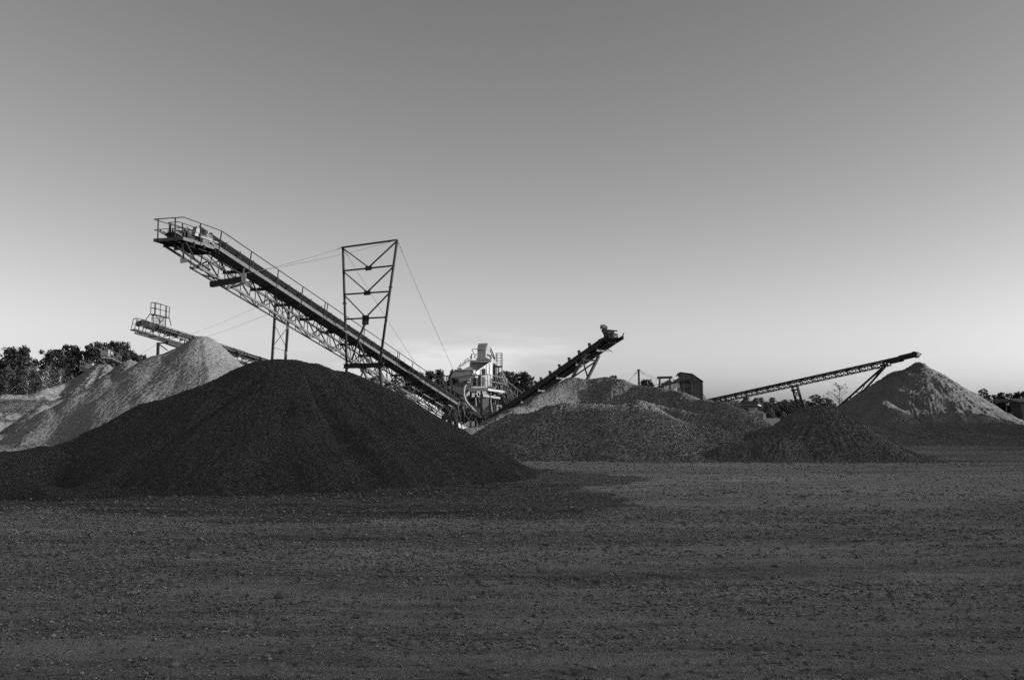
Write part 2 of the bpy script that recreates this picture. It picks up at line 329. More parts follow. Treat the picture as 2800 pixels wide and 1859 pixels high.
# ------------------------------------------------------------------ gravel heaps
HEAPS = []
def heap(name, label, cat, crests, m, slope=.62, res=.06, rough=.02, lumps=.10, streak=.05, extra=None, toe=.35, group=None, seed=1, flow=.5, jitter_far=0, steps=None):
    """crests: list of polylines of world points (x,y,z); sides fall from them at the angle of repose"""
    allp = np.array([p for c in crests for p in c]); pad = allp[:, 2].max() / slope * 1.25 + 1.2
    x0, x1 = allp[:, 0].min() - pad, allp[:, 0].max() + pad; y0, y1 = allp[:, 1].min() - pad, allp[:, 1].max() + pad
    X, Y = np.meshgrid(np.arange(x0, x1, res), np.arange(y0, y1, res))
    X = X + rng.uniform(-.3, .3, X.shape) * res; Y = Y + rng.uniform(-.3, .3, Y.shape) * res
    xw = X + .35 * fbm(X * .35, Y * .35, seed, 3); yw = Y + .35 * fbm(X * .35, Y * .35, seed + 5, 3)
    Z = np.full(X.shape, -5.0); NX = np.zeros(X.shape); NY = np.zeros(X.shape)
    for c in crests:
        segs = list(zip(c[:-1], c[1:])) if len(c) > 1 else [(c[0], c[0])]
        for p, q in segs:
            dx, dy = q[0] - p[0], q[1] - p[1]; ll = dx * dx + dy * dy + 1e-9
            tt = np.clip(((xw - p[0]) * dx + (yw - p[1]) * dy) / ll, 0, 1)
            ex, ey = xw - p[0] - tt * dx, yw - p[1] - tt * dy; d = np.hypot(ex, ey)
            zz = p[2] + tt * (q[2] - p[2]) - slope * (np.sqrt(d * d + .12) - .35)
            up = zz > Z; k = .10
            NX = np.where(up, ex / (d + 1e-6), NX); NY = np.where(up, ey / (d + 1e-6), NY)
            Z = np.where(np.abs(Z - zz) < k * 4, np.maximum(Z, zz) + k * np.exp(-np.abs(Z - zz) / k) * .35, np.maximum(Z, zz))
    # runnels down the slope: noise that varies around the heap but hardly along its fall line
    th = np.arctan2(NY, NX); cross = X * -NY + Y * NX
    Z = Z + streak * vnoise(cross * 1.1 + 3 * th, (X * NX + Y * NY) * .12, seed + 2) + streak * .6 * vnoise(cross * 3.1, (X * NX + Y * NY) * .3, seed + 3)
    Z = Z + lumps * fbm(X * .55, Y * .55, seed + 7, 3)
    if extra: Z = extra(X, Y, Z)
    Z = Z + .09 * fbm(X * 1.1, Y * 1.1, seed + 9, 4) * np.clip(1.2 - Z, 0, 1)
    Z = np.where(Z < toe, toe * np.exp((Z - toe) / toe * 1.0) - .06, Z - .06)   # concave foot running out on the yard
    Z = Z + rng.normal(0, rough, Z.shape) + .5 * rough * rng.normal(0, 1, Z.shape) * (rng.random(Z.shape) > .8)
    G = ground_z(X, Y); keepz = Z > -.035; Z = Z + G
    nyy, nxx = X.shape; idx = np.arange(nyy * nxx).reshape(nyy, nxx)
    q = np.stack([idx[:-1, :-1], idx[:-1, 1:], idx[1:, 1:], idx[1:, :-1]], -1).reshape(-1, 4)
    above = keepz.ravel(); q = q[above[q].any(1)]
    used = np.zeros(nyy * nxx, bool); used[q.ravel()] = True; remap = np.cumsum(used) - 1
    vv = np.stack([X, Y, np.maximum(Z, G - .05)], -1).reshape(-1, 3)[used]
    q = remap[q]; tri = np.concatenate([q[:, [0, 1, 2]], q[:, [0, 2, 3]]])
    me = mesh_np(name, vv, tri); o = link(name, me, m); tag(o, label, cat, group); HEAPS.append(o); return o
def rolled(x0, x1, y0, y1, n, rmin, rmax, m, label, test):
    x = rng.uniform(x0, x1, n); y = rng.uniform(y0, y1, n); k = test(x, y) > rng.random(n); x, y = x[k], y[k]
    r = rmin + (rmax - rmin) * rng.random(len(x)) ** 2
    stones('rolled_stones', x, y, ground_z(x, y) + r * .25, r, m, label=label, cat='stones', kind='stuff')
def PT(px, py, D): p = P(px, py, D); return (p.x, p.y, max(p.z, .02))

# unseen sun blocker added beyond the right edge, crest shaped to shade the yard
def sun_blocker():
    ys = np.linspace(-90, 81, 343); xs = np.linspace(44, 120, 60); X, Y = np.meshgrid(xs, ys)
    h = np.interp(ys, BLOCKER_TOP[0], BLOCKER_TOP[1])[:, None] * np.ones_like(X)
    side = np.clip((X - 44) / 9, 0, 1); side = side * side * (3 - 2 * side)
    Z = h * side + .12 * fbm(X * .3, Y * .5, 40, 4) * side - .1
    idx = np.arange(X.size).reshape(X.shape); q = np.stack([idx[:-1, :-1], idx[:-1, 1:], idx[1:, 1:], idx[1:, :-1]], -1).reshape(-1, 4)
    tag(link('sun_blocker', mesh_np('sun_blocker', np.stack([X, Y, Z], -1).reshape(-1, 3), q, 4), mat('blocker_grey', .12, .9, 0, .3, .5)), kind='structure')
BLOCKER_TOP = ([-90, -70, 25, 28, 31, 31.8, 36, 60, 71, 76, 81], [12, 15.5, 15.5, 13, 12.1, 10.6, 10.6, 10.8, 9.3, 7, 0])
sun_blocker()

def slump(X, Y, Z):
    a = np.arctan2(Y - 25.6, X + 5.6); q = np.hypot(X + 5.6, Y - 25.6); k = np.clip((q - .8) / 2, 0, 1)
    Z = Z + k * (.10 * vnoise(a * 2.6 + 9, q * .15, 81) + .05 * vnoise(a * 6 + 3, q * .3, 82))
    return Z - .13 * np.exp(-((a + 1.02 + .02 * np.sin(q)) / .07) ** 2) * k + .10 * np.exp(-((a + .84) / .08) ** 2) * k - .12 * np.exp(-((a + 2.05) / .06) ** 2) * k
heap('gravel_heap', 'large dark fine gravel heap in the left foreground', 'gravel heap',
     [[PT(-160, 1268, 20.5), PT(0, 1240, 22), PT(158, 1214, 23), PT(275, 1176, 23.6), PT(413, 1115, 24.3), PT(500, 1077, 24.7), PT(577, 1040, 25.0), PT(645, 1010, 25.2), PT(700, 994, 25.4), PT(746, 987, 25.5), PT(797, 988, 25.6), PT(850, 1001, 25.7), PT(882, 1014, 25.8), PT(935, 1028, 25.9), PT(982, 1050, 25.9), PT(1049, 1090, 25.8)],
      [PT(1090, 1128, 25.6), PT(1200, 1196, 25.0), PT(1320, 1268, 24.6)], [PT(-150, 1318, 18.6), PT(100, 1322, 19.0), PT(300, 1324, 19.8)], [PT(-60, 1330, 18.4), PT(30, 1334, 18.6)], [PT(-40, 1290, 21.5), PT(120, 1262, 22.5)]],
     M['dark_gravel'], slope=.60, res=.033, rough=.006, lumps=.045, streak=.015, toe=.16, seed=3, extra=slump)
heap('gravel_heap', 'tall pale gravel heap with a rounded top under the second conveyor', 'gravel heap',
     [[PT(530, 920, 52), PT(550, 921, 52.3)], [PT(540, 920, 52), PT(430, 966, 51), PT(310, 1033, 50), PT(213, 1081, 49), PT(127, 1118, 48), PT(0, 1185, 47), PT(-150, 1240, 45)]],
     M['pale_gravel'], slope=.80, res=.06, rough=.011, lumps=.07, streak=.012, toe=.5, seed=6)
heap('gravel_heap', 'narrow pale gravel heap just behind the tall pale heap at left', 'gravel heap',
     [[PT(352, 988, 64), PT(364, 989, 64.5)], [PT(356, 988, 64), PT(213, 1066, 61), PT(60, 1150, 57)]],
     M['pale_gravel'], slope=.72, res=.09, rough=.02, lumps=.15, streak=.1, seed=9)
heap('gravel_heap', 'farthest pale gravel heap at left in front of the trees', 'gravel heap',
     [[PT(280, 994, 95), PT(296, 996, 95)], [PT(284, 995, 95), PT(200, 1035, 94), PT(110, 1078, 90), PT(0, 1130, 88)]],
     M['pale_gravel'], slope=.72, res=.11, rough=.02, lumps=.2, streak=.1, seed=12)
heap('gravel_heap', 'low flat-topped pale gravel bank at the left edge before the birches', 'gravel heap',
     [[PT(-200, 1088, 74), PT(0, 1081, 75), PT(95, 1075, 76.5), PT(150, 1078, 78), PT(180, 1090, 79)]],
     M['pale_gravel'], slope=.65, res=.09, rough=.02, lumps=.12, streak=.08, seed=15)
def shove(X, Y, Z): return Z + .16 * fbm(X * .33, Y * .33, 91, 2) - .10 * np.abs(vnoise(X * .8, Y * .5, 92))
heap('gravel_heap', 'broad coarse pebble heap in the middle of the yard below the short conveyor', 'gravel heap',
     [[PT(1262, 1180, 45), PT(1350, 1152, 48), PT(1430, 1104, 52), PT(1531, 1048, 56), PT(1575, 1027, 57), PT(1639, 1027, 57), PT(1700, 1036, 56), PT(1740, 1046, 55.6), PT(1802, 1060, 53.8), PT(1858, 1077, 52.4), PT(1917, 1094, 51), PT(1965, 1106, 49.8), PT(2000, 1122, 48), PT(2045, 1148, 47), PT(2100, 1162, 45)],
      [PT(1330, 1178, 41), PT(1420, 1132, 38), PT(1500, 1112, 37.5), PT(1550, 1106, 37.3), PT(1640, 1110, 37.2), PT(1690, 1108, 37.2)],
      [PT(1690, 1112, 37.3), PT(1735, 1095, 37.4), PT(1740, 1095, 37.4)], [PT(1745, 1122, 37.3), PT(1850, 1146, 37.2), PT(1960, 1154, 37.2), PT(2060, 1172, 38)],
      [PT(1790, 1106, 44.5), PT(1870, 1118, 43.5), PT(1960, 1134, 42.5), PT(2030, 1156, 41)], [PT(1430, 1215, 34.6), PT(1400, 1230, 34.8)], [PT(1700, 1218, 34.0), PT(1770, 1208, 34.2), PT(1840, 1214, 34.0)]],
     M['coarse_gravel'], slope=.60, res=.048, rough=.012, lumps=.07, streak=.02, toe=.22, seed=20, extra=shove)
heap('gravel_heap', 'small pointed gravel heap at right in front of the long conveyor', 'gravel heap',
     [[PT(2236, 1104, 37), PT(2244, 1104, 37)], [PT(2310, 1150, 38.5), PT(2400, 1190, 39.5)], [PT(2150, 1195, 34.6), PT(2200, 1205, 34.4)], [PT(2050, 1176, 37), PT(2110, 1170, 37), PT(2180, 1140, 37)], [PT(1990, 1225, 34.8), PT(2080, 1212, 34.6)]],
     M['mid_gravel'], slope=.62, res=.045, rough=.016, lumps=.08, streak=.05, toe=.3, seed=24)
heap('gravel_bank', 'long low dark gravel bank at right in front of the sand cone', 'gravel bank',
     [[PT(2150, 1172, 66), PT(2330, 1166, 70), PT(2480, 1153, 72), PT(2620, 1153, 72), PT(2800, 1160, 70), PT(3100, 1164, 66)], [PT(2330, 1190, 54), PT(2560, 1184, 56), PT(2900, 1188, 54)]],
     M['mid_gravel'], slope=.30, res=.09, rough=.02, lumps=.10, streak=.05, seed=27, toe=.4)
M['sand'] = mat('damp_sand', .15, .95, 0, .22, .55, bump=.05, bscale=3)
def erode(X, Y, Z):
    n = fbm(X * .9 + .5 * Z, Y * .9, 31, 5, .62)
    return Z + .10 * n + .12 * np.maximum(0, fbm(X * .5, Y * .5, 35, 4)) ** 2 - .10 * np.abs(vnoise(X * 1.7, Y * 1.7, 33))
ap = P(2508, 990, 86)
heap('sand_heap', 'tall cone of damp sand under the head of the long conveyor', 'sand heap',
     [[PT(2500, 989, 86), PT(2506, 989, 86)], [PT(2503, 994, 86), PT(2458, 1014, 89)], [PT(2425, 1100, 80), PT(2435, 1112, 79)]],
     M['sand'], slope=.67, res=.10, rough=.012, lumps=.1, streak=.07, seed=30, extra=erode)
M['white_sand'] = mat('white_sand', .42, .95, 0, .08, 1.0, bump=.02, bscale=6)
heap('sand_heap', 'grey topped sand heap behind the lattice of the big conveyor', 'sand heap',
     [[PT(1112, 1076, 118), PT(1122, 1077, 118)]], M['white_sand'], slope=.62, res=.16, rough=.01, lumps=.1, seed=41)
heap('sand_heap', 'bright white sand heap behind the foot of the big conveyor', 'sand heap',
     [[PT(1140, 1102, 104), PT(1168, 1108, 104)]], M['white_sand'], slope=.66, res=.16, rough=.01, lumps=.1, seed=44)

def near_line(pts, w_):
    def f(x, y):
        yl = np.interp(x, [p[0] for p in pts], [p[1] for p in pts]); d = yl - y
        return np.where(d < 0, .5, np.exp(-np.abs(d) / w_)) * (np.abs(d) < 6 * w_)
    return f
rolled(-12, 2.5, 16, 23, 26000, .006, .022, M['dark_gravel'], 'dark small stones rolled out along the foot of the large dark heap', near_line([(-12, 18.6), (-8, 19.2), (-4, 20.3), (-1, 21.5), (1, 23), (2.5, 24)], .7))
rolled(-2, 17, 29, 36, 14000, .015, .045, M['coarse_gravel'], 'pale stones rolled out along the foot of the broad pebble heap', near_line([(-2, 36), (0, 34), (4, 33.4), (9, 33.6), (13, 34), (17, 37)], .6))
# ------------------------------------------------------------------ trees
def tree_proto(kind, seed):
    """unit-less prototype about 10 m tall: (trunk MB, leaf arrays)"""
    g = np.random.default_rng(seed); tb = MB(); cl = []
    H = 10.0
    if kind == 'broad':
        wdt, c0, nb = 4.3, .10, 120
    elif kind == 'tall':
        wdt, c0, nb = 1.9, .12, 80
    elif kind == 'birch':
        wdt, c0, nb = 2.0, .36, 55
    elif kind == 'bush':
        wdt, c0, nb = 4.2, .03, 90
    elif kind == 'sparse':
        wdt, c0, nb = 3.6, .28, 40
    lean = g.normal(0, .25, 2)
    tk = [V(lean[0] * f * f * 2, lean[1] * f * f * 2, H * f * .88) for f in np.linspace(0, 1, 6)]
    for i in range(5): tb.tube(tk[i], tk[i + 1], .17 * (1 - i / 5.6), .17 * (1 - (i + 1) / 5.6), n=7, cap=False)
    for k in range(nb):
        f = c0 + (1 - c0) * (k + g.random()) / nb
        rel = (f - c0) / (1 - c0)
        prof = {'broad': math.sin(math.pi * min(.93, rel * .80 + .16)) ** .6, 'tall': (1 - rel) ** .6 * min(1, rel * 5 + .35), 'birch': math.sin(math.pi * min(1, rel * .8 + .18)) ** .8,
                'bush': math.sqrt(max(0, 1 - rel ** 2)) + .05, 'sparse': math.sin(math.pi * min(1, rel * .75 + .2)) ** .7}[kind]
        a = g.uniform(0, 2 * math.pi); rad = wdt * prof * math.sqrt(g.uniform(.05, 1)) * g.uniform(.75, 1.15)
        base = tk[min(4, int(f * 4.6))].lerp(tk[min(5, int(f * 4.6) + 1)], .5)
        c = V(math.cos(a) * rad + lean[0] * f, math.sin(a) * rad + lean[1] * f, H * f)
        cl.append((c, g.uniform(.45, 1.0) * (1.15 - .45 * rel) * (1.0 if kind != 'sparse' else .6)))
        st = V(base.x, base.y, max(.5, c.z - rad * .7 - .3)); mid = st.lerp(c, .55) + V(0, 0, .15)
        r0 = .05 + .02 * (1 - rel)
        tb.tube(st, mid, r0, r0 * .6, n=5, cap=False); tb.tube(mid, c, r0 * .6, .012, n=4, cap=False)
        if kind == 'sparse':
            for _ in range(2): tb.tube(mid, c + V(*g.normal(0, .6, 3)), .02, .006, n=4, cap=False)
    per = {'broad': 170, 'tall': 130, 'birch': 90, 'bush': 160, 'sparse': 30}[kind]
    pts = []
    for c, rr_ in cl:
        n = int(per * rr_ ** 1.5) + 8; d = g.normal(0, 1, (n, 3)); d /= np.linalg.norm(d, axis=1)[:, None]; d *= (rr_ * g.random(n) ** .45)[:, None]; d[:, 2] *= .72
        pts.append(d + np.array(c)[None])
    pts = np.concatenate(pts); n = len(pts)
    s = g.uniform(.08, .19, n) * (.8 if kind in ('birch', 'sparse') else 1)
    a1 = g.normal(0, 1, (n, 3)); a1 /= np.linalg.norm(a1, axis=1)[:, None]; a2 = np.cross(a1, g.normal(0, 1, (n, 3))); a2 /= np.linalg.norm(a2, axis=1)[:, None]
    q = np.stack([pts - a1 * s[:, None], pts + a2 * s[:, None] * .6, pts + a1 * s[:, None], pts - a2 * s[:, None] * .6], 1).reshape(-1, 3)
    lm = mesh_np('crown', q, np.arange(n * 4).reshape(-1, 4), 4); lm['top'] = float(np.percentile(q[:, 2], 99.7))
    tm = bpy.data.meshes.new('trunk'); tm.from_pydata(tb.v, [], tb.f); tm.update()
    return tm, lm
PROTO = {}
def proto(kind, var, leaf, bark):
    k = (kind, var, leaf)
    if k not in PROTO:
        tm, lm = tree_proto(kind, hash_(kind) + var * 7); tm.materials.append(M[bark]); lm.materials.append(M[leaf]); PROTO[k] = (tm, lm)
    return PROTO[k]
def hash_(s): return sum(ord(c) * (i + 3) for i, c in enumerate(s))
LT = {'broad': 'leaf_a', 'tall': 'leaf_a', 'birch': 'leaf_b', 'bush': 'leaf_b', 'sparse': 'leaf_b'}
NAME = {'broad': 'broadleaf_tree', 'tall': 'poplar_tree', 'birch': 'birch_tree', 'bush': 'bush', 'sparse': 'sparse_tree'}
ORD = ['first', 'second', 'third', 'fourth', 'fifth', 'sixth', 'seventh', 'eighth', 'ninth', 'tenth', 'eleventh', 'twelfth', 'thirteenth', 'fourteenth', 'fifteenth', 'sixteenth', 'seventeenth', 'eighteenth', 'nineteenth', 'twentieth']
def row(zone, group, items, leaf=None, noun=None):
    """items: (px, D, top_py, kind, width factor); labelled by order from the left among their kind"""
    items = sorted(items, key=lambda a: a[0]); cnt = {}; tot = {}
    for it in items: tot[it[3]] = tot.get(it[3], 0) + 1
    for i, (px, D, ty, kind, wf) in enumerate(items):
        top = P(px, ty, D); h = top.z; k = cnt.get(kind, 0); cnt[kind] = k + 1
        lf = leaf or LT[kind]
        tm, lm = proto(kind, i % 3, lf, 'birch' if kind == 'birch' else 'bark')
        word = {'broad': 'round-crowned dark tree', 'tall': 'slender upright tree', 'birch': 'pale-trunked birch', 'bush': 'low bush', 'sparse': 'thin-leaved tree with bare twigs'}[kind]
        lab = (word + ' ' + zone) if tot[kind] == 1 else ('%s %s from the left %s' % (ORD[k], word, zone))
        e = empty(NAME[kind], (top.x, D, -.1), lab, 'bush' if kind == 'bush' else 'tree', group)
        for nm, me in (('trunk', tm), ('crown', lm)):
            o = bpy.data.objects.new(nm, me); C.objects.link(o); o.parent = e
        e.scale = (h / 10 * wf, h / 10 * wf, (h + .1) / lm['top']); e.rotation_euler.z = (i * 2.399) % 6.28
# left wood
row('in the wood at the left edge', 'trees of the wood at the left',
    [(-60, 132, 955, 'broad', 1.0), (22, 130, 952, 'tall', 1.5), (58, 131, 950, 'tall', 1.15), (-10, 138, 985, 'broad', .9), (88, 136, 990, 'birch', 1.2), (130, 134, 1000, 'birch', 1.1), (28, 122, 1005, 'birch', .9), (75, 121, 1000, 'birch', .9), (118, 121, 1012, 'birch', .9), (165, 123, 1008, 'birch', 1.0),
     (145, 140, 958, 'broad', .9), (190, 142, 946, 'broad', .9), (225, 145, 962, 'broad', .9), (262, 142, 940, 'broad', .75), (290, 146, 938, 'broad', .8), (328, 144, 936, 'broad', .7), (352, 150, 958, 'broad', .7), (380, 148, 970, 'broad', .6), (402, 150, 978, 'broad', .55)])
row('behind the big conveyor', 'trees behind the big conveyor',
    [(960, 125, 1030, 'bush', .9), (1000, 120, 1034, 'bush', 1.0), (1035, 122, 1024, 'bush', .9), (1075, 118, 1040, 'bush', 1.0), (1110, 130, 1026, 'tall', 1.5), (1140, 132, 1020, 'tall', 1.4), (1170, 134, 1016, 'tall', 1.5), (1200, 134, 1012, 'tall', 1.4), (1228, 136, 1018, 'tall', 1.5), (1095, 112, 1080, 'bush', 1.1), (1250, 140, 1010, 'broad', .8)])
row('right of the screening plant', 'trees right of the screening plant',
    [(1378, 120, 1016, 'broad', .75), (1404, 122, 1020, 'broad', .7), (1425, 121, 1018, 'tall', 1.5), (1447, 124, 1032, 'broad', .7), (1470, 126, 1044, 'tall', 1.3), (1497, 128, 1038, 'broad', .6), (1520, 130, 1046, 'broad', .6)])
row('peeping over the broad pebble heap', 'treetops over the broad pebble heap',
    [(1676, 150, 1028, 'broad', .6), (1757, 150, 1040, 'tall', 1.3), (1772, 152, 1038, 'broad', .5), (1786, 152, 1052, 'tall', 1.1), (1822, 150, 1042, 'tall', 1.3)])
row('in the low row under the long conveyor', 'low trees under the long conveyor',
    [(1945, 170, 1100, 'broad', 1.2), (1965, 165, 1092, 'broad', 1.1), (1990, 168, 1094, 'broad', 1.1), (2012, 172, 1095, 'broad', 1.0), (2035, 170, 1086, 'tall', 2.0), (2052, 168, 1096, 'broad', 1.2), (2064, 160, 1088, 'tall', 1.8), (2082, 172, 1087, 'tall', 1.5), (2098, 166, 1098, 'broad', 1.2), (2116, 170, 1087, 'tall', 1.8),
     (2134, 168, 1098, 'broad', 1.3), (2150, 172, 1093, 'tall', 2.0), (2168, 168, 1093, 'broad', 1.3), (2190, 165, 1092, 'broad', 1.3), (2070, 150, 1112, 'bush', .9), (2110, 152, 1118, 'bush', .9), (2142, 150, 1124, 'bush', .9), (2180, 152, 1120, 'bush', .9)], leaf='leaf_c')
row('between the conveyor trestle and the sand cone', 'trees beside the sand cone',
    [(2232, 118, 1080, 'broad', .8), (2256, 122, 1088, 'broad', .8), (2216, 126, 1102, 'bush', .5), (2292, 100, 1046, 'sparse', 1.0), (2330, 120, 1090, 'bush', .9), (2270, 118, 1092, 'bush', .9), (2370, 122, 1096, 'bush', .9)])
row('beyond the sand cone at the right edge', 'trees at the right edge',
    [(2668, 150, 1078, 'broad', .8), (2690, 140, 1064, 'broad', .55), (2712, 145, 1080, 'broad', .8), (2738, 142, 1074, 'tall', 1.6), (2756, 144, 1076, 'broad', .8), (2778, 142, 1074, 'tall', 1.6), (2800, 140, 1070, 'broad', .9), (2830, 142, 1068, 'broad', .9), (2860, 140, 1070, 'broad', 1.0)])
# far-off wood closing the horizon, one mass
def far_wood():
    g = np.random.default_rng(5); pts = []
    for k in range(2600):
        a = g.uniform(-50, 50); d = g.uniform(215, 260); hx, hy = d * math.sin(R(a)), d * math.cos(R(a))
        h = 2.6 + .8 * float(vnoise(np.array(a * .9), np.array(1.), 3)) + g.uniform(-1, .8)
        n = 24; q = g.normal(0, 1, (n, 3)) * np.array([1.3, 1.3, .5]) + np.array([hx, hy, 0]); q[:, 2] = np.abs(g.random(n)) ** .7 * h; pts.append(q)
    pts = np.concatenate(pts); n = len(pts); s = g.uniform(.3, .6, n)[:, None]
    a1 = g.normal(0, 1, (n, 3)); a1 /= np.linalg.norm(a1, axis=1)[:, None]; a2 = np.cross(a1, g.normal(0, 1, (n, 3))); a2 /= np.linalg.norm(a2, axis=1)[:, None]
    q = np.stack([pts - a1 * s, pts + a2 * s * .7, pts + a1 * s, pts - a2 * s * .7], 1).reshape(-1, 3)
    tag(link('far_wood', mesh_np('far_wood', q, np.arange(n * 4).reshape(-1, 4), 4), M['leaf_a']), 'far-off wood closing the flat horizon as one dark mass', 'wood', kind='stuff')
far_wood()

# ------------------------------------------------------------------ conveyors
class Frame:
    """s metres down the conveyor from its origin, t sideways (to the left, away from the walkway), b square to its slope"""
    def __init__(s, A, B, flip=1, bs=1.0):
        s.bs = bs
        s.A = Vector(A); s.u = (Vector(B) - s.A).normalized(); s.len = (Vector(B) - s.A).length
        h = V(s.u.x, s.u.y, 0).normalized(); s.l = V(-h.y, h.x, 0) * flip
        s.n = s.u.cross(s.l); s.n = s.n if s.n.z > 0 else -s.n
    def __call__(s, a, t, b): return s.A + s.u * a + s.l * t + s.n * (b * s.bs)
def handrail(m, fr, s0, s1, t, post=2.0, h=1.05, r=.03, mid=True, double=()):
    n = max(1, round((s1 - s0) / post))
    for i in range(n + 1):
        a = s0 + (s1 - s0) * i / n
        m.beam(fr(a, t, -.08), fr(a, t, h), .055, .055)
        if i in double: m.beam(fr(a + .35, t, -.08), fr(a + .35, t, h), .05, .05)
    m.path([fr(s0, t, h), fr(s1, t, h)], r)
    if mid: m.path([fr(s0, t, h * .52), fr(s1, t, h * .52)], r * .7)
# ---- the big conveyor
A = P(588, 675, 53.1); B = P(1253.5, 1107.6, 91)
fr = Frame(A, B); fr.l = fr.l if fr.l.x < 0 else -fr.l
LEN = fr.len
root = empty('belt_conveyor', (A.x, A.y, 0), 'longest belt conveyor, rising to the left high above the dark heap', 'conveyor')
TI, TO = .86, 1.62      # truss sides
m = MB()
for t_ in (TI, TO):
    m.beam(fr(-2.6, t_, -.02), fr(LEN + .6, t_, -.02), .09, .13); 
m.build('top_chord', M['steel_mid'], root)
for t_ in (TI + .02, TO - .16):
    m = MB(); m.beam(fr(.1, t_, -1.08), fr(LEN + 1.2, t_, -1.12), .09 if t_ < 1 else .06, .13 if t_ < 1 else .08); m.build('bottom_chord', M['steel_mid'] if t_ < 1 else M['steel'], root)
m = MB(); n = 12; ds = (LEN + .6) / n
for i in range(n):
    a = .2 + i * ds; b_ = a + ds
    for t0, t1 in ((TI, TI + .02), (TO, TO - .16)):
        m.beam(fr(a, t1, -1.08), fr(a + ds * .5, t0, -.05), .065); m.beam(fr(a + ds * .5, t0, -.05), fr(b_, t1, -1.08), .065)
        m.beam(fr(a, t1, -1.08), fr(a, t0, -.05), .05)
        if True: m.beam(fr(a + ds * .5, t0, -.05), fr(a + ds * .5, t1, -1.08), .045)
    m.beam(fr(a, TI, -1.10), fr(a, TO - .16, -1.10), .05); m.beam(fr(a, TI, -1.10), fr(b_, TO - .16, -1.10), .04)
    m.beam(fr(a, TI, -.07), fr(b_, TO, -.07), .04)
m.build('web_bracing', M['steel'], root)
for i in range(13):
    a = .4 + i * 3.1; m = MB()
    m.ibeam(fr(a, -.02, -.16), fr(a, TO + .05, -.16), .10, .18, .018); m.build('cross_beam', M['steel'], root)
m = MB(); m.beam(fr(-.1, TI / 2 - .02, -.045), fr(LEN - .5, TI / 2 - .02, -.045), TI - .1, .035)
m.build('walkway', M['steel'], root)
m = MB(); m.beam(fr(-.1, -.01, .0), fr(LEN - .4, -.01, .0), .03, .10)
m.build('toe_board', M['steel_mid'], root)
m = MB(); handrail(m, fr, .35, LEN - 2.2, -.03, 3.05, double=(4, 8)); m.build('handrail', M['steel'], root)
# belt stringers, idlers and belt
m = MB()
for t_ in (TI - .02, TO + .02): m.beam(fr(-.6, t_, .60), fr(LEN + 2.5, t_, .60), .06, .13)
for i in range(39):
    a = .05 + i * 1.05
    for t_ in (TI - .02, TO + .02):
        m.beam(fr(a, t_, .02), fr(a + .12, t_, .53), .05); 
        if i % 3 == 0: m.beam(fr(a + .1, t_, .04), fr(a + .75, t_, .53), .04)
m.build('belt_frame', M['steel_mid'], root)
m = MB()
prof = [(-.42, .24), (-.17, .02), (.17, .02), (.42, .24)]
def belt(m, fr, s0, s1, tc, b0, prof, th=.025, n=24):
    k = len(m.v)
    for i in range(n + 1):
        a = s0 + (s1 - s0) * i / n
        for t_, z in prof: m.v.append(tuple(fr(a, tc + t_, b0 + z)))
        for t_, z in reversed(prof): m.v.append(tuple(fr(a, tc + t_, b0 + z - th)))
    w_ = 2 * len(prof)
    for i in range(n):
        for j in range(w_): m.f.append((k + i * w_ + j, k + (i + 1) * w_ + j, k + (i + 1) * w_ + (j + 1) % w_, k + i * w_ + (j + 1) % w_))
tc = (TI + TO) / 2
belt(m, fr, -.5, LEN + 2.4, tc, .84, prof)
m.build('carrying_belt', M['rubber'], root)
m = MB(); m.beam(fr(-.6, tc, .42), fr(LEN + 2.2, tc, .42), .72, .02); m.build('return_belt', M['rubber'], root)
for i in range(27):
    a = .6 + i * 1.48; m = MB()
    m.tube(fr(a, tc - .45, 1.06), fr(a, tc - .17, .80), .05); m.tube(fr(a, tc - .17, .80), fr(a, tc + .17, .80), .05); m.tube(fr(a, tc + .17, .80), fr(a, tc + .45, 1.06), .05)
    m.beam(fr(a + .06, tc - .47, .70), fr(a + .06, tc - .47, 1.12), .05, .09); m.beam(fr(a + .06, tc + .47, .70), fr(a + .06, tc + .47, 1.12), .05, .09)
    m.build('idler', M['steel'], root)
# electrical conduit and small brackets along the walkway edge
m = MB(); g = random.Random(3)
for i in range(60):
    a = .5 + i * .66 + g.uniform(-.1, .1)
    m.beam(fr(a, TI - .06, .22), fr(a + g.uniform(.08, .3), TI - .06, .22 + g.uniform(-.12, .22)), .045)
m.path([fr(0, TI - .08, .28), fr(LEN, TI - .08, .28)], .022)
m.build('conduit', M['steel'], root)
# head platform: level, with its rails, drive and pulley
Q1 = P(501, 643, 50.2); Q2 = P(420, 659.5, 50.75); zt = (Q1.z + Q2.z) / 2 - .02
Q1.z = Q2.z = zt; Q3 = V(A.x, A.y, zt - .02); lat = (Q2 - Q1); Q4 = Q3 + lat
Q4b = Q3 + lat * .5
plat = MB()
fwd = (Q3 - Q1)
# deck as four strips round the chute opening
def dq(a, b_): return Q1 + lat * a + fwd * b_
def slab(m, a0, a1, b0, b1, z0, z1):
    c = [dq(a0, b0), dq(a1, b0), dq(a1, b1), dq(a0, b1)]
    m.hexa([q + V(0, 0, z0) for q in c] + [q + V(0, 0, z1) for q in c])
slab(plat, 0, 1, 0, .28, -.06, -.01); slab(plat, 0, .42, .281, 1, -.06, -.01); slab(plat, .85, 1, .281, .95, -.06, -.01); slab(plat, .421, .849, .62, 1, -.06, -.01)
plat.build('platform_deck', M['steel'], root)
m = MB()
m.beam(Q1 + V(0, 0, -.04), Q2 + V(0, 0, -.04), .03, .16); m.beam(Q1 + V(0, 0, -.04), Q3 + V(0, 0, -.04), .03, .16); m.beam(Q2 + V(0, 0, -.04), Q4 + V(0, 0, -.06), .03, .14)
m.build('platform_edge', M['steel_mid'], root)
m = MB()
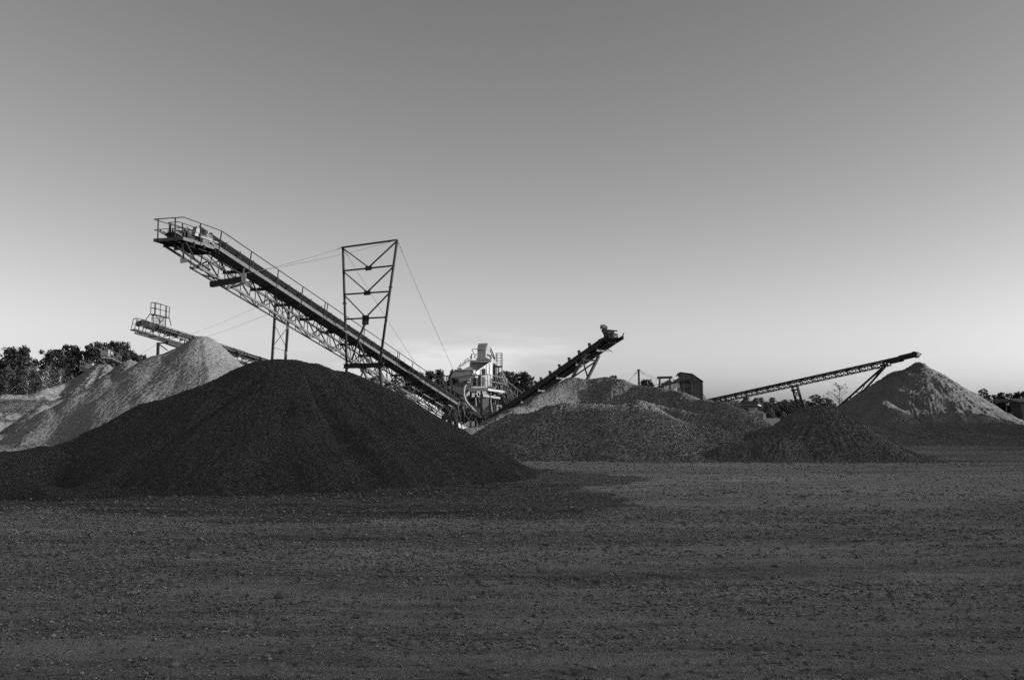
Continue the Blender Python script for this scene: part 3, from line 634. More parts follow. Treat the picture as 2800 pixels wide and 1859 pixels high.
for b_ in (.3, .62, .98): m.ibeam(dq(-.05, b_) + V(0, 0, -.16), dq(1.02, b_) + V(0, 0, -.16), .12, .18, .02)
for a_ in (.25, .5, .82): m.beam(dq(a_, 0) + V(0, 0, -.12), dq(a_, 1.1) + V(0, 0, -.2), .07, .12)
m.beam(dq(.55, .2) + V(0, 0, -.2), dq(.7, 1.5) + V(0, 0, -.95), .10); m.beam(dq(.95, .3) + V(0, 0, -.2), dq(.95, 1.5) + V(0, 0, -.95), .10)
m.beam(dq(.02, .1) + V(0, 0, -.2), dq(.55, .9) + V(0, 0, -.75), .06)
m.build('platform_bracing', M['steel'], root)
m = MB(); hz = 1.05
def rail_line(m, pts, h, r=.022): m.path([p + V(0, 0, h) for p in pts], r)
for h in (hz, .5): rail_line(m, [Q3 + V(0, 0, -.03), dq(0, 0), dq(1, 0), dq(1, .95)], h, .026 if h > 1 else .018)
for p in (dq(.28, 0), dq(.86, 0), dq(0, .52), dq(1, .9), dq(1, .45)): m.beam(p + V(0, 0, -.1), p + V(0, 0, hz), .055, .055)
ex = fr(.35, -.03, 1.05); m.path([Q3 + V(0, 0, hz - .03), ex], .026)
m.build('platform_railing', M['steel'], root)
m = MB()   # inner guard rail round the drive
for h in (.98, .55): rail_line(m, [dq(.78, .9), dq(.78, .22), dq(.42, .22), dq(.42, .8)], h, .022)
for p in (dq(.78, .3), dq(.42, .34), dq(.78, .85)): m.beam(p, p + V(0, 0, .98), .05, .05)
m.build('inner_railing', M['steel'], root)
m = MB(); hc = dq(.66, .50) + V(0, 0, .42); ld = lat.normalized(); fdn = V(fwd.x, fwd.y, 0).normalized()
m.tube(hc - ld * .42, hc + ld * .42, .28, n=18); m.build('head_pulley', M['rubber'], root)
m = MB(); m.beam(hc + V(0, 0, .26), fr(-.45, tc, .86), .80, .03); m.build('head_belt', M['rubber'], root)
m = MB()
m.hexa([dq(a, b_) + V(0, 0, z) for z in (.0, .55) for a, b_ in ((.9, .30), (.55, .30), (.55, .42), (.9, .42))])
m.hexa([dq(a, b_) + V(0, 0, z) for z in (.1, .62) for a, b_ in ((.42, .45), (.36, .45), (.36, .80), (.42, .80))])
m.build('chute_plates', M['steel'], root)
m = MB()
m.hexa([dq(a, b_) + V(0, 0, z) for (z, s_) in ((.45, 0), (.98, .08)) for a, b_ in ((.40, .58 + s_), (.26, .58 + s_), (.26, .70 + s_), (.40, .70 + s_))])
m.build('belt_guard', M['galv'], root)
m = MB(); mc = dq(.30, .92) + V(0, 0, .62)
m.tube(mc, mc + fdn * .55 + V(0, 0, -.05), .17, n=14); m.tube(mc + fdn * .56 + V(0, 0, -.05), mc + fdn * .68 + V(0, 0, -.06), .13, n=14)
for i in range(5): m.tube(mc + fdn * (.1 + i * .09), mc + fdn * (.12 + i * .09), .19, n=14)
m.box(mc + fdn * .25 + V(0, 0, .2), (.18, .18, .12)); m.build('drive_motor', M['galv'], root)
m = MB(); m.hexa([dq(a, b_) + V(0, 0, z) for z in (.16, .62) for a, b_ in ((.38, .80), (.22, .80), (.22, .98), (.38, .98))]); m.tube(dq(.3, .78) + V(0, 0, .5), dq(.3, .7) + V(0, 0, .5), .15, n=12); m.build('gearbox', M['steel_mid'], root)
m = MB()
for a_, b_ in ((.22, .72), (.38, .72), (.22, 1.0), (.38, 1.0), (.22, 1.25), (.38, 1.25)): m.beam(dq(a_, b_), dq(a_, b_) + V(0, 0, .5), .05, .05)
m.beam(dq(.22, .7) + V(0, 0, .46), dq(.22, 1.3) + V(0, 0, .42), .06); m.beam(dq(.38, .7) + V(0, 0, .46), dq(.38, 1.3) + V(0, 0, .42), .06)
m.build('drive_frame', M['paint_mid'], root)
# hanging level-switch paddle
hp = P(497, 682, 50.9); hq = P(503, 708, 50.9); m = MB(); m.beam(hp + V(0, 0, .3), hq, .07, .07); m.build('hanger_rod', M['steel'], root)
m = MB(); w0 = P(502, 712.5, 50.9); m.beam(w0 + V(-.17, 0, -.035), w0 + V(.17, 0, .03), .03, .24); m.build('hanging_paddle', M['paint_mid'], root)
# big hanging cross box for the stay cables
bl = P(577, 778, 54.4); br = P(664, 763, 53.7)
m = MB(); m.beam(bl, br, .26, .30); m.build('stay_beam', M['steel'], root)
m = MB(); dd = (br - bl).normalized(); m.beam(br + dd * .01 + V(0, 0, -.22), br + dd * .01 + V(0, 0, .30), .34, .04)
m.build('stay_plate', M['galv'], root)
m = MB(); m.beam(br + V(0, 0, .2), fr(1.9, TI, -.1), .07); m.beam(br + V(0, 0, .25), fr(3.2, .1, -.05), .06); m.beam(bl.lerp(br, .35) + V(0, 0, .12), fr(1.4, TO, -1.0), .07); m.beam(br + V(.1, 0, -.2), fr(3.4, TI, -1.1), .08)
m.build('stay_link', M['steel_mid'], root)
# foot end of the big conveyor
m = MB(); tl = fr(LEN + 2.4, tc, .75); m.tube(fr(LEN + 2.4, tc - .45, .7), fr(LEN + 2.4, tc + .45, .7), .24, n=16); m.build('tail_pulley', M['steel'], root)
for a, t_ in ((LEN - 3.2, TI), (LEN - 3.2, TO), (LEN - 8.5, TI), (LEN - 8.5, TO), (LEN + 1, TI), (LEN + 1, TO)):
    p = fr(a, t_, -1.1); m = MB(); m.beam(V(p.x, p.y, -.05), p, .14, .14); m.build('leg', M['galv'], root)
m = MB()
for a in (LEN - 8.5, LEN - 3.2):
    p, q = fr(a, TI, -1.1), fr(a, TO, -1.1); m.beam(V(p.x, p.y, .2), V(q.x, q.y, p.z - .1), .06); m.beam(V(q.x, q.y, .2), V(p.x, p.y, p.z - .1), .06)
m.build('leg_brace', M['galv'], root)

# ---- the trapezoid mast carrying the big conveyor
bL, bR = P(948, 1001, 68.4), P(1038, 998, 67.0); tL, tR = P(937.7, 677, 69.2), P(1086, 656, 66.2)
zt = (tL.z + tR.z) / 2; tL.z = tR.z = zt; zb = (bL.z + bR.z) / 2; bL.z = bR.z = zb
mast = empty('support_mast', ((bL.x + bR.x) / 2, (bL.y + bR.y) / 2, 0), 'tall steel mast, wider at the top, standing astride the big conveyor', 'mast')
def onleg(L_, f): return (bL if L_ else bR).lerp(tL if L_ else tR, f)
for L_ in (1, 0):
    m = MB(); m.tube(onleg(L_, -.0), onleg(L_, 1), .09, n=14)
    f = .52 if L_ else .62
    m.tube(onleg(L_, f), onleg(L_, f + .007), .16, n=14); m.build('mast_leg', M['steel'], mast, True)
fL = [(676.7 - y) / -1 for y in ()]
def legpt(px, py, L_):
    f = (1001 - py) / (1001 - 677) if L_ else (998 - py) / (998 - 656); return onleg(L_, f)
rungs = [((0, 742), (0, 726)), ((0, 807), (0, 796.5)), ((0, 874.5), (0, 867))]
rp = [(legpt(0, a[1], 1), legpt(0, b_[1], 0)) for a, b_ in rungs]
m = MB(); m.tube(tL + (tL - tR) * .02, tR, .065, n=10); m.build('mast_top_tube', M['steel'], mast)
for a, b_ in rp:
    m = MB(); m.beam(a, b_, .10, .10); m.build('mast_crossbar', M['steel'], mast)
tops = [(tL, tR)] + rp[:2]
for (a, b_), (c, d) in zip(tops, rp):
    mid = c.lerp(d, .51); m = MB(); m.beam(a.lerp(b_, .02) + V(0, 0, -.12), mid + V(0, 0, .06), .065); m.beam(b_.lerp(a, .02) + V(0, 0, -.12), mid + V(0, 0, .06), .08)
    m.beam(mid + (c - d).normalized() * .28, mid - (c - d).normalized() * .28, .06, .30); m.build('mast_brace', M['steel'], mast)
mid = rp[2][0].lerp(rp[2][1], .5); m = MB(); m.beam(mid + V(0, 0, -.45), mid + V(0, 0, .2), .45, .08); lo = P(979, 931, 68.2); m.beam(mid + V(0, 0, -.3), lo, .12); m.beam(lo, P(962, 985, 68.3), .10); m.beam(lo, P(1005, 990, 67.6), .10)
m.build('mast_gusset', M['steel'], mast)
dd = (bR - bL).normalized()
m = MB(); m.ibeam(bL - dd * .25 , bR + dd * .35, .26, .32, .03); m.build('mast_sill_beam', M['steel'], mast)
cm = bL.lerp(bR, .52)
gl = P(930, 1130, 69.8); gl.z = -.05; gr = V(*P(1072, 1130, 65.6)); gr.z = -.05
for a, b_ in ((bL, gl), (bR, V(P(1060, 1160, 66).x, 66, -.05))):
    m = MB(); m.tube(a + V(0, 0, -.16), b_, .10, n=12); m.build('mast_leg', M['steel'], mast, True)
m = MB(); m.beam(cm + V(0, 0, -.3), gl.lerp(bL, .1), .10); m.beam(cm + V(0, 0, -.3), V(P(1060, 1160, 66).x, 66, .3), .13); m.beam(cm + V(-.22, 0, -.28), cm + V(.22, 0, -.28), .08, .3)
m.build('mast_knee_brace', M['steel_mid'], mast)
CAB = .011
def cable(parent, a, b_, sag=.15, name='cable', lumps=True, r=CAB):
    m = MB(); pts = []
    for i in range(13):
        f = i / 12; p = a.lerp(b_, f); p.z -= sag * 4 * f * (1 - f); pts.append(p)
    m.path(pts, r, n=5)
    if lumps:
        d = (pts[1] - pts[0]).normalized()
        for k in range(3): m.tube(a + d * (.25 + .28 * k), a + d * (.33 + .28 * k), r * 3, n=5)
    return m.build(name, M['cable'], parent)
cable(mast, tL, bl + V(0, 0, .2)); cable(mast, tR, br + V(0, 0, .3)); cable(mast, tL, P(1225, 1122, 89), .3); cable(mast, tR, P(1302, 1140, 74), .3)

# ---- second mast, behind
m2 = empty('support_mast', (P(765, 1130, 104).x, 104, 0), 'slim two-legged mast with crossed rods behind the big conveyor', 'mast')
aL, aR = P(755, 808, 104), P(791.5, 828, 101.5); gL, gR = P(744, 985, 104), P(780.5, 985, 101.5)
zz = (aL.z + aR.z) / 2
for a, g_ in ((aL, gL), (aR, gR)):
    a = Vector(a); d = (g_ - a); q = a + d * (a.z + .05) / (a.z - g_.z)
    m = MB(); m.beam(a, q, .24, .26); m.box(a + V(0, 0, -.1), (.46, .46, .25)); m.build('mast_leg', M['steel'], m2)
def lp(i, f): return (aL.lerp(gL, f) if i == 0 else aR.lerp(gR, f))
m = MB()
for f0, f1 in ((.45, .78),): m.beam(lp(0, f0), lp(1, f1 + .0), .05); m.beam(lp(0, f1), lp(1, f0 - .02), .05)
m.beam(lp(0, .36), lp(1, .40), .035); m.beam(lp(0, .80), lp(1, .84), .035); m.beam(lp(0, .1), lp(1, .36), .05); m.beam(lp(0, .36), lp(1, .1), .05)
m.beam(lp(0, 1.15), lp(1, 1.3), .05); m.build('cross_rods', M['steel_mid'], m2)
m = MB(); m.box(lp(1, .44), (.3, .3, .35)); m.box(lp(1, .88), (.3, .3, .35)); m.build('rod_plate', M['paint_mid'], m2)
m = MB(); m.beam(aL + V(0, 0, -.1), aR + V(0, 0, -.1), .2, .25); m.build('mast_crossbar', M['steel'], m2)

# ---- second conveyor
A2 = P(368, 901, 93); B2 = P(1190, 1148, 122)
fr2 = Frame(A2, B2); fr2.l = fr2.l if fr2.l.y > 0 else -fr2.l     # t grows away from the camera
r2 = empty('belt_conveyor', (A2.x, A2.y, 0), 'second belt conveyor at left, with a railed lookout box on its head end', 'conveyor')
L2 = fr2.len
cable(m2, aL + V(0, 0, -.2), fr2(5.6, .5, 1.0), .2); cable(m2, aR + V(0, 0, -.2), fr2(6.6, .1, .9), .2)
m = MB(); m.beam(fr2(-.1, .35, -.02), fr2(L2, .35, -.02), .7, .06); m.beam(fr2(-.1, 0, 0), fr2(L2, 0, 0), .04, .18); m.build('walkway', M['steel'], r2)
m = MB()
for i in range(9): m.beam(fr2(1.2 + i * 1.1, .1, -.1), fr2(1.6 + i * 1.1, .1, -.1), .25, .10)
m.beam(fr2(3.6, .3, -.25), fr2(5.1, .3, -.3), .6, .28); m.build('walkway_brackets', M['steel'], r2)
m = MB()
for t_ in (.8, 1.7):
    m.beam(fr2(.9, t_, 1.0), fr2(L2, t_, 1.0), .12, .2); m.beam(fr2(.9, t_, .02), fr2(L2, t_, .02), .1, .14)
n = 17
for i in range(n):
    a = 1.2 + (L2 - 2) * i / n; b_ = 1.2 + (L2 - 2) * (i + 1) / n
    for t_ in (.8, 1.7):
        m.beam(fr2(a, t_, .02), fr2(a, t_, 1.0), .07); m.beam(fr2(a, t_, .05), fr2(b_, t_, .95), .05)
    m.beam(fr2(a, .8, .02), fr2(b_, 1.7, .02), .04)
m.build('truss', M['steel'], r2)
m = MB(); belt(m, fr2, .9, L2, 1.25, 1.10, [(-.38, .14), (-.15, 0), (.15, 0), (.38, .14)]); m.build('carrying_belt', M['rubber'], r2)
m = MB(); m.beam(fr2(1.3, 1.25, .72), fr2(L2, 1.25, .72), .6, .02); m.build('return_belt', M['rubber'], r2)
for i in range(18):
    a = 1.6 + i * 1.6; m = MB(); m.tube(fr2(a, .82, 1.2), fr2(a, 1.1, 1.04), .06, n=6); m.tube(fr2(a, 1.1, 1.04), fr2(a, 1.68, 1.18), .06, n=6); m.beam(fr2(a, .76, 1.0), fr2(a, .76, 1.25), .12, .12)
    m.tube(fr2(a + .8, .85, .60), fr2(a + .8, 1.65, .60), .06, n=6); m.build('idler', M['steel'], r2)
m = MB(); handrail(m, fr2, .0, 1.1, 0, 1.1, h=1.12); handrail(m, fr2, 1.9, 12, 0, 1.7, h=1.12, mid=False); m.path([fr2(0, 0, 1.12), fr2(0, .7, 1.12)], .024); m.beam(fr2(0, .7, 0), fr2(0, .7, 1.12), .05)
m.path([fr2(0, 0, .55), fr2(0, .7, .55)], .02); m.path([fr2(0, .7, 1.12), fr2(1.1, .7, 1.12)], .024); m.build('handrail', M['steel'], r2)
m = MB(); m.tube(fr2(1.0, .85, .95), fr2(1.0, 1.65, .95), .27, n=14); m.build('head_pulley', M['rubber'], r2)
m = MB(); m.beam(fr2(.8, .75, 1.05), fr2(2.5, .75, 1.02), .1, .55); m.tube(fr2(2.5, .6, 1.0), fr2(3.0, .6, 1.0), .2, n=10); m.build('drive_motor', M['steel'], r2)
m = MB(); m.beam(fr2(4.6, .5, .62), fr2(5.8, .5, .60), .3, .2); m.beam(fr2(5.8, .6, .45), fr2(6.6, .6, .25), .3, .28); m.build('junction_box', M['steel_mid'], r2)
m = MB()
for i in range(10):
    a = 6.6 + i * 1.15; m.beam(fr2(a, .9, .55), fr2(a + .6, .9, .50), .1, .14); m.beam(fr2(a, .9, .85), fr2(a, .9, .5), .06)
m.build('return_brackets', M['steel'], r2)
# railed lookout box with ladder on the head end
def z6(X, Y, D): return P(340 + X / 6.947, 800 + Y / 6.947, D)
c = [z6(490, 402, 95.2), z6(585, 408, 94.2), z6(782, 466, 95.2), z6(850, 472, 96.2)]
f0, f1, f2_, f3 = z6(500, 402, 94.8), z6(585, 408, 93.8), z6(800, 468, 94.8), z6(848, 470, 95.8)
t0, t1, t2_, t3 = z6(508, 188, 94.8), z6(600, 190, 93.8), z6(800, 255, 94.8), z6(860, 268, 95.8)
m = MB()
for a, b_ in ((f0, t0), (f1, t1), (f2_, t2_), (f3, t3), (f1.lerp(f2_, .45), t1.lerp(t2_, .42)), (f0.lerp(f3, .2), t0.lerp(t3, .2)), (f0.lerp(f3, .8), t0.lerp(t3, .8))): m.beam(a, b_, .055, .055)
for h in (1, .52):
    q = [f0.lerp(t0, h), f1.lerp(t1, h), f2_.lerp(t2_, h), f3.lerp(t3, h), f0.lerp(t0, h)]; m.path(q, .026)
m.build('lookout_railing', M['steel'], r2)
m = MB(); m.prism([f0, f1, f2_, f3], V(0, 0, -.12)); m.build('lookout_floor', M['steel'], r2)
m = MB()
for a, b_ in ((z6(490, 402, 95), z6(345, 605, 94.5)), (z6(850, 472, 96), z6(890, 630, 95.5)), (z6(530, 410, 94), z6(522, 540, 94)), (z6(680, 440, 93.8), z6(640, 800, 93.6)), (z6(790, 470, 94.6), z6(770, 800, 94.4)), (z6(550, 410, 94), z6(540, 770, 94)), (z6(590, 430, 94), z6(690, 570, 94)), (z6(770, 470, 94.4), z6(680, 575, 94))): m.beam(a, b_, .06)
m.build('lookout_legs', M['steel'], r2)
m = MB()
for i in range(8):
    y = 482 + i * 27; m.beam(z6(548, y, 94), z6(782, y + 3, 94.4), .045)
m.build('ladder', M['steel'], r2)
for a in (14, 28):
    for t_ in (.85, 1.65):
        p = fr2(a, t_, 0); m = MB(); m.beam(V(p.x, p.y, -.05), p, .16, .16); m.build('leg', M['steel'], r2)

# little stayed bracket mast poking out over the pale heap
m3 = empty('stay_post', (P(433, 1130, 108).x, 108, 0), 'small post with a crossbar and stay wire behind the tall pale heap', 'post')
pt = P(432.5, 938, 108); m = MB(); m.beam(V(pt.x, 108, -.05), pt + V(0, 0, .05), .26, .26); m.build('post', M['steel'], m3)
m = MB(); m.beam(pt + V(-.15, 0, 0), P(474, 938, 108), .10, .14); m.beam(pt + V(.1, 0, -.1), P(458, 958, 108), .10); m.build('crossbar', M['steel'], m3)
cable(m3, pt, P(384, 968, 112), .05, lumps=False)
cable(m3, pt + V(.1, 0, -.1), P(450, 962, 110), .05, lumps=False)
# ---- two small conveyor heads before the left wood
def small_head(ax, ay, D, w_, label, sc=1.0):
    p0 = P(ax, ay, D); e = empty('belt_conveyor', (p0.x, D, 0), label, 'conveyor')
    p1 = P(ax + w_, ay + 17 * sc, D + 4); f = Frame(p0 + V(0, 0, -.6), p1 + V(0, 0, -.6)); f.l = f.l if f.l.y > 0 else -f.l; n = f.len
    m = MB(); m.beam(f(-1.2, .5, 0), f(1.6, .5, .42), 1.2, .10); m.beam(f(1.5, .5, .42), f(n + 8, .5, -.2), .8, .16); m.build('deck', M['steel_mid'], e)
    m = MB()
    for a in (-1.2, -.5, .2, .9, 1.6, 2.6, 3.6): m.beam(f(a, 0, .1), f(a, 0, 1.25 if a < 2 else .95), .06)
    for h in (1.25, .7): m.path([f(-1.2, 0, h), f(1.6, 0, h), f(3.6, 0, h - .45)], .03)
    m.path([f(-1.2, 0, 1.25), f(-1.2, 1, 1.25)], .03); m.path([f(-1.2, 1, 1.25), f(1.6, 1, 1.25)], .03); m.build('handrail', M['steel_mid'], e)
    m = MB(); m.box(f(.7, .5, .85), (.9, .5, .7)); m.tube(f(1.2, .3, 1.0), f(1.9, .3, 1.0), .22, n=10); m.build('drive_housing', M['paint_mid'], e)
    m = MB(); m.beam(f(.2, .5, 0), f(2.5, .5, -1.2), .2); m.beam(f(-.9, .5, 0), f(1.6, .5, -.6), .12); q = f(2.6, .5, -.2); m.beam(q, V(q.x, q.y, -.05), .3); m.build('support', M['steel'], e)
small_head(290, 968, 112, 46, 'dark conveyor head with curved handrail above the narrow pale heap')
small_head(228, 1004, 128, 30, 'smaller distant conveyor head against the left wood', .6)

# ---- short black conveyor rising to the right
Hd = P(1665, 919, 62); Tl = P(1322, 1157, 78)
f3_ = Frame(Hd, Tl); f3_.l = f3_.l if f3_.l.x > 0 else -f3_.l; L3 = f3_.len      # t grows to the right
r3 = empty('belt_conveyor', (Hd.x, Hd.y, 0), 'short black conveyor rising to the right above the broad pebble heap', 'conveyor')
for t_ in (0, .78):
    m = MB(); m.beam(f3_(1.0, t_, 0), f3_(L3, t_, 0), .06, .38); m.build('side_plate', M['steel'], r3)
m = MB(); belt(m, f3_, .3, L3, .39, .05, [(-.33, .14), (-.12, 0), (.12, 0), (.33, .14)]); m.build('carrying_belt', M['rubber'], r3)
m = MB(); m.beam(f3_(.3, .39, -.33), f3_(L3, .39, -.28), .66, .02); m.build('return_belt', M['rubber'], r3)
for i in range(13):
    a = 2.3 + i * 1.35; m = MB()
    m.beam(f3_(a, -.05, .10), f3_(a, -.05, .40), .10, .10); m.beam(f3_(a, .83, .10), f3_(a, .83, .36), .10, .10); m.tube(f3_(a, 0, .36), f3_(a, .22, .10), .045, n=6); m.tube(f3_(a, .22, .10), f3_(a, .56, .10), .045, n=6); m.tube(f3_(a, .56, .10), f3_(a, .78, .34), .045, n=6)
    m.tube(f3_(a, -.05, .34), f3_(a - .2, -.05, .30), .05, n=6)
    m.build('idler', M['steel'], r3)
for i in range(6):
    a = 1.6 + i * 2.7; m = MB(); m.beam(f3_(a, -.02, -.36), f3_(a, .88, -.40), .07, .09); m.beam(f3_(a, 0, -.2), f3_(a - .5, .02, -.62), .04); m.beam(f3_(a, .78, -.2), f3_(a - .5, .80, -.62), .04) if i < 1 else None; m.build('return_roller_bracket', M['galv'], r3)
m = MB(); m.tube(f3_(.35, .02, .05), f3_(.35, .76, .05), .29, n=24); m.build('head_pulley', M['rubber'], r3, True)
m = MB(); m.tube(f3_(.35, -.06, .05), f3_(.35, .015, .05), .12, n=12); m.beam(f3_(1.2, -.04, .1), f3_(-.1, -.04, -.05), .05, .22); m.beam(f3_(1.2, .86, -.1), f3_(-.3, .86, -.15), .05, .24); m.beam(f3_(-.25, .86, -.05), f3_(-.35, .92, .12), .06); m.build('head_bearing', M['steel'], r3)
m = MB(); q = f3_(1.25, .1, .3); q2 = P(1648, 899, 62)
m.beam(P(1660, 921, 62), q2 , .12, .16); m.beam(P(1655, 922, 62.2), P(1645, 902, 62), .05); m.beam(P(1657, 915, 62.2), P(1664, 912, 62.2), .25, .25); m.build('motor_bracket', M['steel'], r3)
m = MB(); mc = P(1646, 894, 62); m.tube(mc + V(-.02, 0, 0), mc + V(.32, .1, -.03), .115, n=14); m.tube(mc + V(-.1, 0, .02), mc + V(-.02, 0, .01), .14, n=14); m.box(mc + V(.12, 0, .13), (.12, .12, .06)); m.build('drive_motor', M['steel_mid'], r3)
m = MB(); w1 = P(1651, 901.5, 62.2); w2 = P(1688, 905, 62.2); m.beam(w1, w2, .4, .04); m.beam(w1 + V(.08, 0, -.08), w2 + V(-.2, 0, -.09), .35, .10); m.build('belt_guard', M['steel_mid'], r3)
jl, jr = P(1602, 969, 64.4), P(1638, 972, 64.2)
gl_, gr_ = P(1563, 1035, 65.3), P(1609, 1031, 65.0)
for a, g_ in ((jl, gl_), (jr, gr_)):
    d = g_ - a; q = a + d * ((a.z + .05) / (a.z - g_.z)); m = MB(); m.beam(a, q, .15, .15); m.build('leg', M['steel_mid'], r3)
m = MB(); m.beam(jl + V(-.05, 0, 0), jr + V(.05, 0, 0), .10, .12); m.beam(jl.lerp(gl_, .23), jr.lerp(gr_, .23), .09, .11); m.beam(jl.lerp(gl_, .23), P(1594, 987, 64.6), .05); m.build('leg_crossbar', M['galv'], r3)
m = MB(); m.beam(P(1626, 990, 64.5), P(1560, 1036, 65.2), .08); m.beam(P(1593, 985, 64.6), P(1607, 1031, 65), .07); m.beam(P(1607, 1031, 65), P(1560, 1090, 66), .07); m.build('leg_brace', M['steel'], r3)

# ---- long conveyor at right
Hr = P(2508, 967, 84); Tr = P(1900, 1102, 98)
f4 = Frame(Hr, Tr, 1, .52); f4.l = f4.l if f4.l.y > 0 else -f4.l; L4 = f4.len
r4 = empty('belt_conveyor', (Hr.x, Hr.y, 0), 'long thin lattice conveyor at right climbing to the tip of the sand cone', 'conveyor')
m = MB()
for t_ in (0, .9):
    m.beam(f4(.5, t_, 0), f4(L4, t_, 0), .08, .09); m.beam(f4(2.6, t_, -.78), f4(L4, t_, -.78), .06, .06)
n = 34; ds = (L4 - 2.8) / n
for i in range(n + 1):
    a = 2.7 + i * ds
    for t_ in (0, .9):
        m.beam(f4(a, t_, -.04), f4(a, t_, -.78), .06, .06)
        if i < n:
            if i % 2: m.beam(f4(a, t_, -.1), f4(a + ds, t_, -.74), .04)
            else: m.beam(f4(a, t_, -.74), f4(a + ds, t_, -.1), .04)
    m.beam(f4(a, 0, -.78), f4(a, .9, -.78), .05)
    if i < n: m.beam(f4(a, 0, -.78), f4(a + ds, .9, -.78), .035)
m.build('truss', M['steel'], r4)
m = MB(); m.beam(f4(1.5, .0, -.15), f4(2.7, 0, -.15), .06, .40); m.beam(f4(1.5, .9, -.15), f4(2.7, .9, -.15), .06, .40)
m.build('head_plate', M['steel'], r4)
for i in range(17):
    m = MB(); a = 2.7 + i * 2 * ds; m.beam(f4(a - .22, -.045, -.22), f4(a + .22, -.045, -.22), .03, .12)
    m.beam(f4(a + .15, -.035, -.04), f4(a + .15, -.035, -.78), .06, .06); m.build('gusset_plate', M['steel'], r4)
m = MB(); belt(m, f4, .1, L4, .45, .12, [(-.4, .12), (-.16, 0), (.16, 0), (.4, .12)]); m.build('carrying_belt', M['rubber'], r4)
m = MB(); m.beam(f4(.1, .45, -.15), f4(L4, .45, -.15), .7, .02); m.build('return_belt', M['rubber'], r4)
for i in range(24):
    a = 1.8 + i * 1.2; m = MB(); m.tube(f4(a, .03, .22), f4(a, .28, .10), .045, n=6); m.tube(f4(a, .28, .10), f4(a, .62, .10), .045, n=6); m.tube(f4(a, .62, .10), f4(a, .87, .22), .045, n=6); m.beam(f4(a, -.02, .05), f4(a, -.02, .22), .08); m.build('idler', M['steel'], r4)
m = MB(); m.tube(f4(.3, .05, .0), f4(.3, .85, .0), .27, n=16); m.build('head_pulley', M['rubber'], r4)
m = MB(); m.prism([f4(1.6, -.06, -.32), f4(.35, -.06, -.30), f4(-.05, -.06, -.05), f4(.0, -.06, .15), f4(.7, -.06, .34), f4(1.6, -.06, .30)], f4.l * .05); m.prism([f4(1.6, .93, -.32), f4(.35, .93, -.30), f4(-.05, .93, -.05), f4(.0, .93, .15), f4(.7, .93, .34), f4(1.6, .93, .30)], f4.l * .05)
m.beam(f4(.4, .45, .36), f4(1.5, .45, .33), .9, .04); m.build('head_hood', M['steel'], r4)
# trestle one
q = [P(2166, 1057, 91.5), P(2180, 1055, 91)]; qb = [P(2186, 1130, 90.5), P(2200, 1128, 89.8)]
for a, g_ in zip(q, qb):
    d = g_ - a; e = a + d * ((a.z + .05) / (a.z - g_.z)); m = MB(); m.beam(a, e, .17, .17); m.build('leg', M['steel'], r4)
m = MB(); m.beam(P(2163, 1067, 91.5), P(2184, 1065, 91.2), .14, .14); m.beam(q[0].lerp(qb[0], .12), q[1].lerp(qb[1], .45), .06); m.beam(q[1].lerp(qb[1], .12), q[0].lerp(qb[0], .45), .06); m.beam(q[0].lerp(qb[0], .45), q[1].lerp(qb[1], .9), .06); m.beam(q[0], q[1], .16); m.build('trestle_brace', M['steel'], r4)
q = [P(2414, 1004, 85.8), P(2422, 1001, 86.4)]; qb = [P(2284, 1120, 88.5), P(2304, 1133, 86.5)]
for a, g_ in zip(q, qb):
    d = g_ - a; e = a + d * ((a.z + .05) / (a.z - g_.z)); m = MB(); m.beam(a, e, .15, .15); m.build('leg', M['steel'], r4)
m = MB(); m.beam(q[0].lerp(qb[0], .57), q[1].lerp(qb[1], .57), .07)
for f in (.05, .35, .65): m.beam(q[0].lerp(qb[0], f), q[1].lerp(qb[1], f + .28), .05)
m.beam(P(2408, 1000, 86), P(2428, 997, 86), .12, .2); m.build('leg_brace', M['steel'], r4)
# ------------------------------------------------------------------ screening plant
DP = 77.0
def z5(X, Y, D=DP): return P(1180 + X / 5.227, 900 + Y / 5.227, D)
pl = empty('screening_plant', (z5(700, 1200).x, DP + 3, 0), 'tall grey screening plant with hopper, railed deck and stairs in the middle', 'plant')
dep = V(1.35, 10.6, 0).normalized()
def block(name, pts, D, depth, mt, parent=None, bev=False):
    m = MB(); m.prism([z5(x, y, D) for x, y in pts], dep * depth); return m.build(name, mt, parent or pl)
hs = block('elevator_head', [(655, 292), (775, 292), (775, 400), (835, 436), (632, 436), (655, 400)], DP + 2.2, 2.2, M['paint_mid'])
m = MB(); m.prism([z5(650, 290, DP + 2.1), z5(668, 204, DP + 2.5), z5(806, 198, DP + 2.5), z5(778, 292, DP + 2.1)], dep * 1.9); m.build('hood', M['paint_mid'], pl)
m = MB()
for i in range(5):
    for j in range(4):
        x0 = 690 + i * 19 - j * 5; y0 = 222 + j * 17; p = z5(x0, y0, DP + 2.42 - j * .09); m.tube(p + V(0, -.02, 0), p + V(0, .05, 0), .022, n=6)
m.build('hood_bolts', M['steel'], pl)
block('roof_cap', [(548, 442), (850, 440), (850, 476), (548, 472)], DP + 1.6, 3.2, M['paint_mid'])
block('upper_body', [(545, 478), (835, 480), (650, 620), (545, 560)], DP + 1.9, 2.5, M['paint_mid'])
m = MB(); m.prism([z5(430, 582, DP + .6), z5(540, 530, DP + 1.7), z5(705, 534, DP + 1.7), z5(630, 596, DP + .6)], V(0, 0, -.12)); m.build('feed_chute', M['paint_mid'], pl)
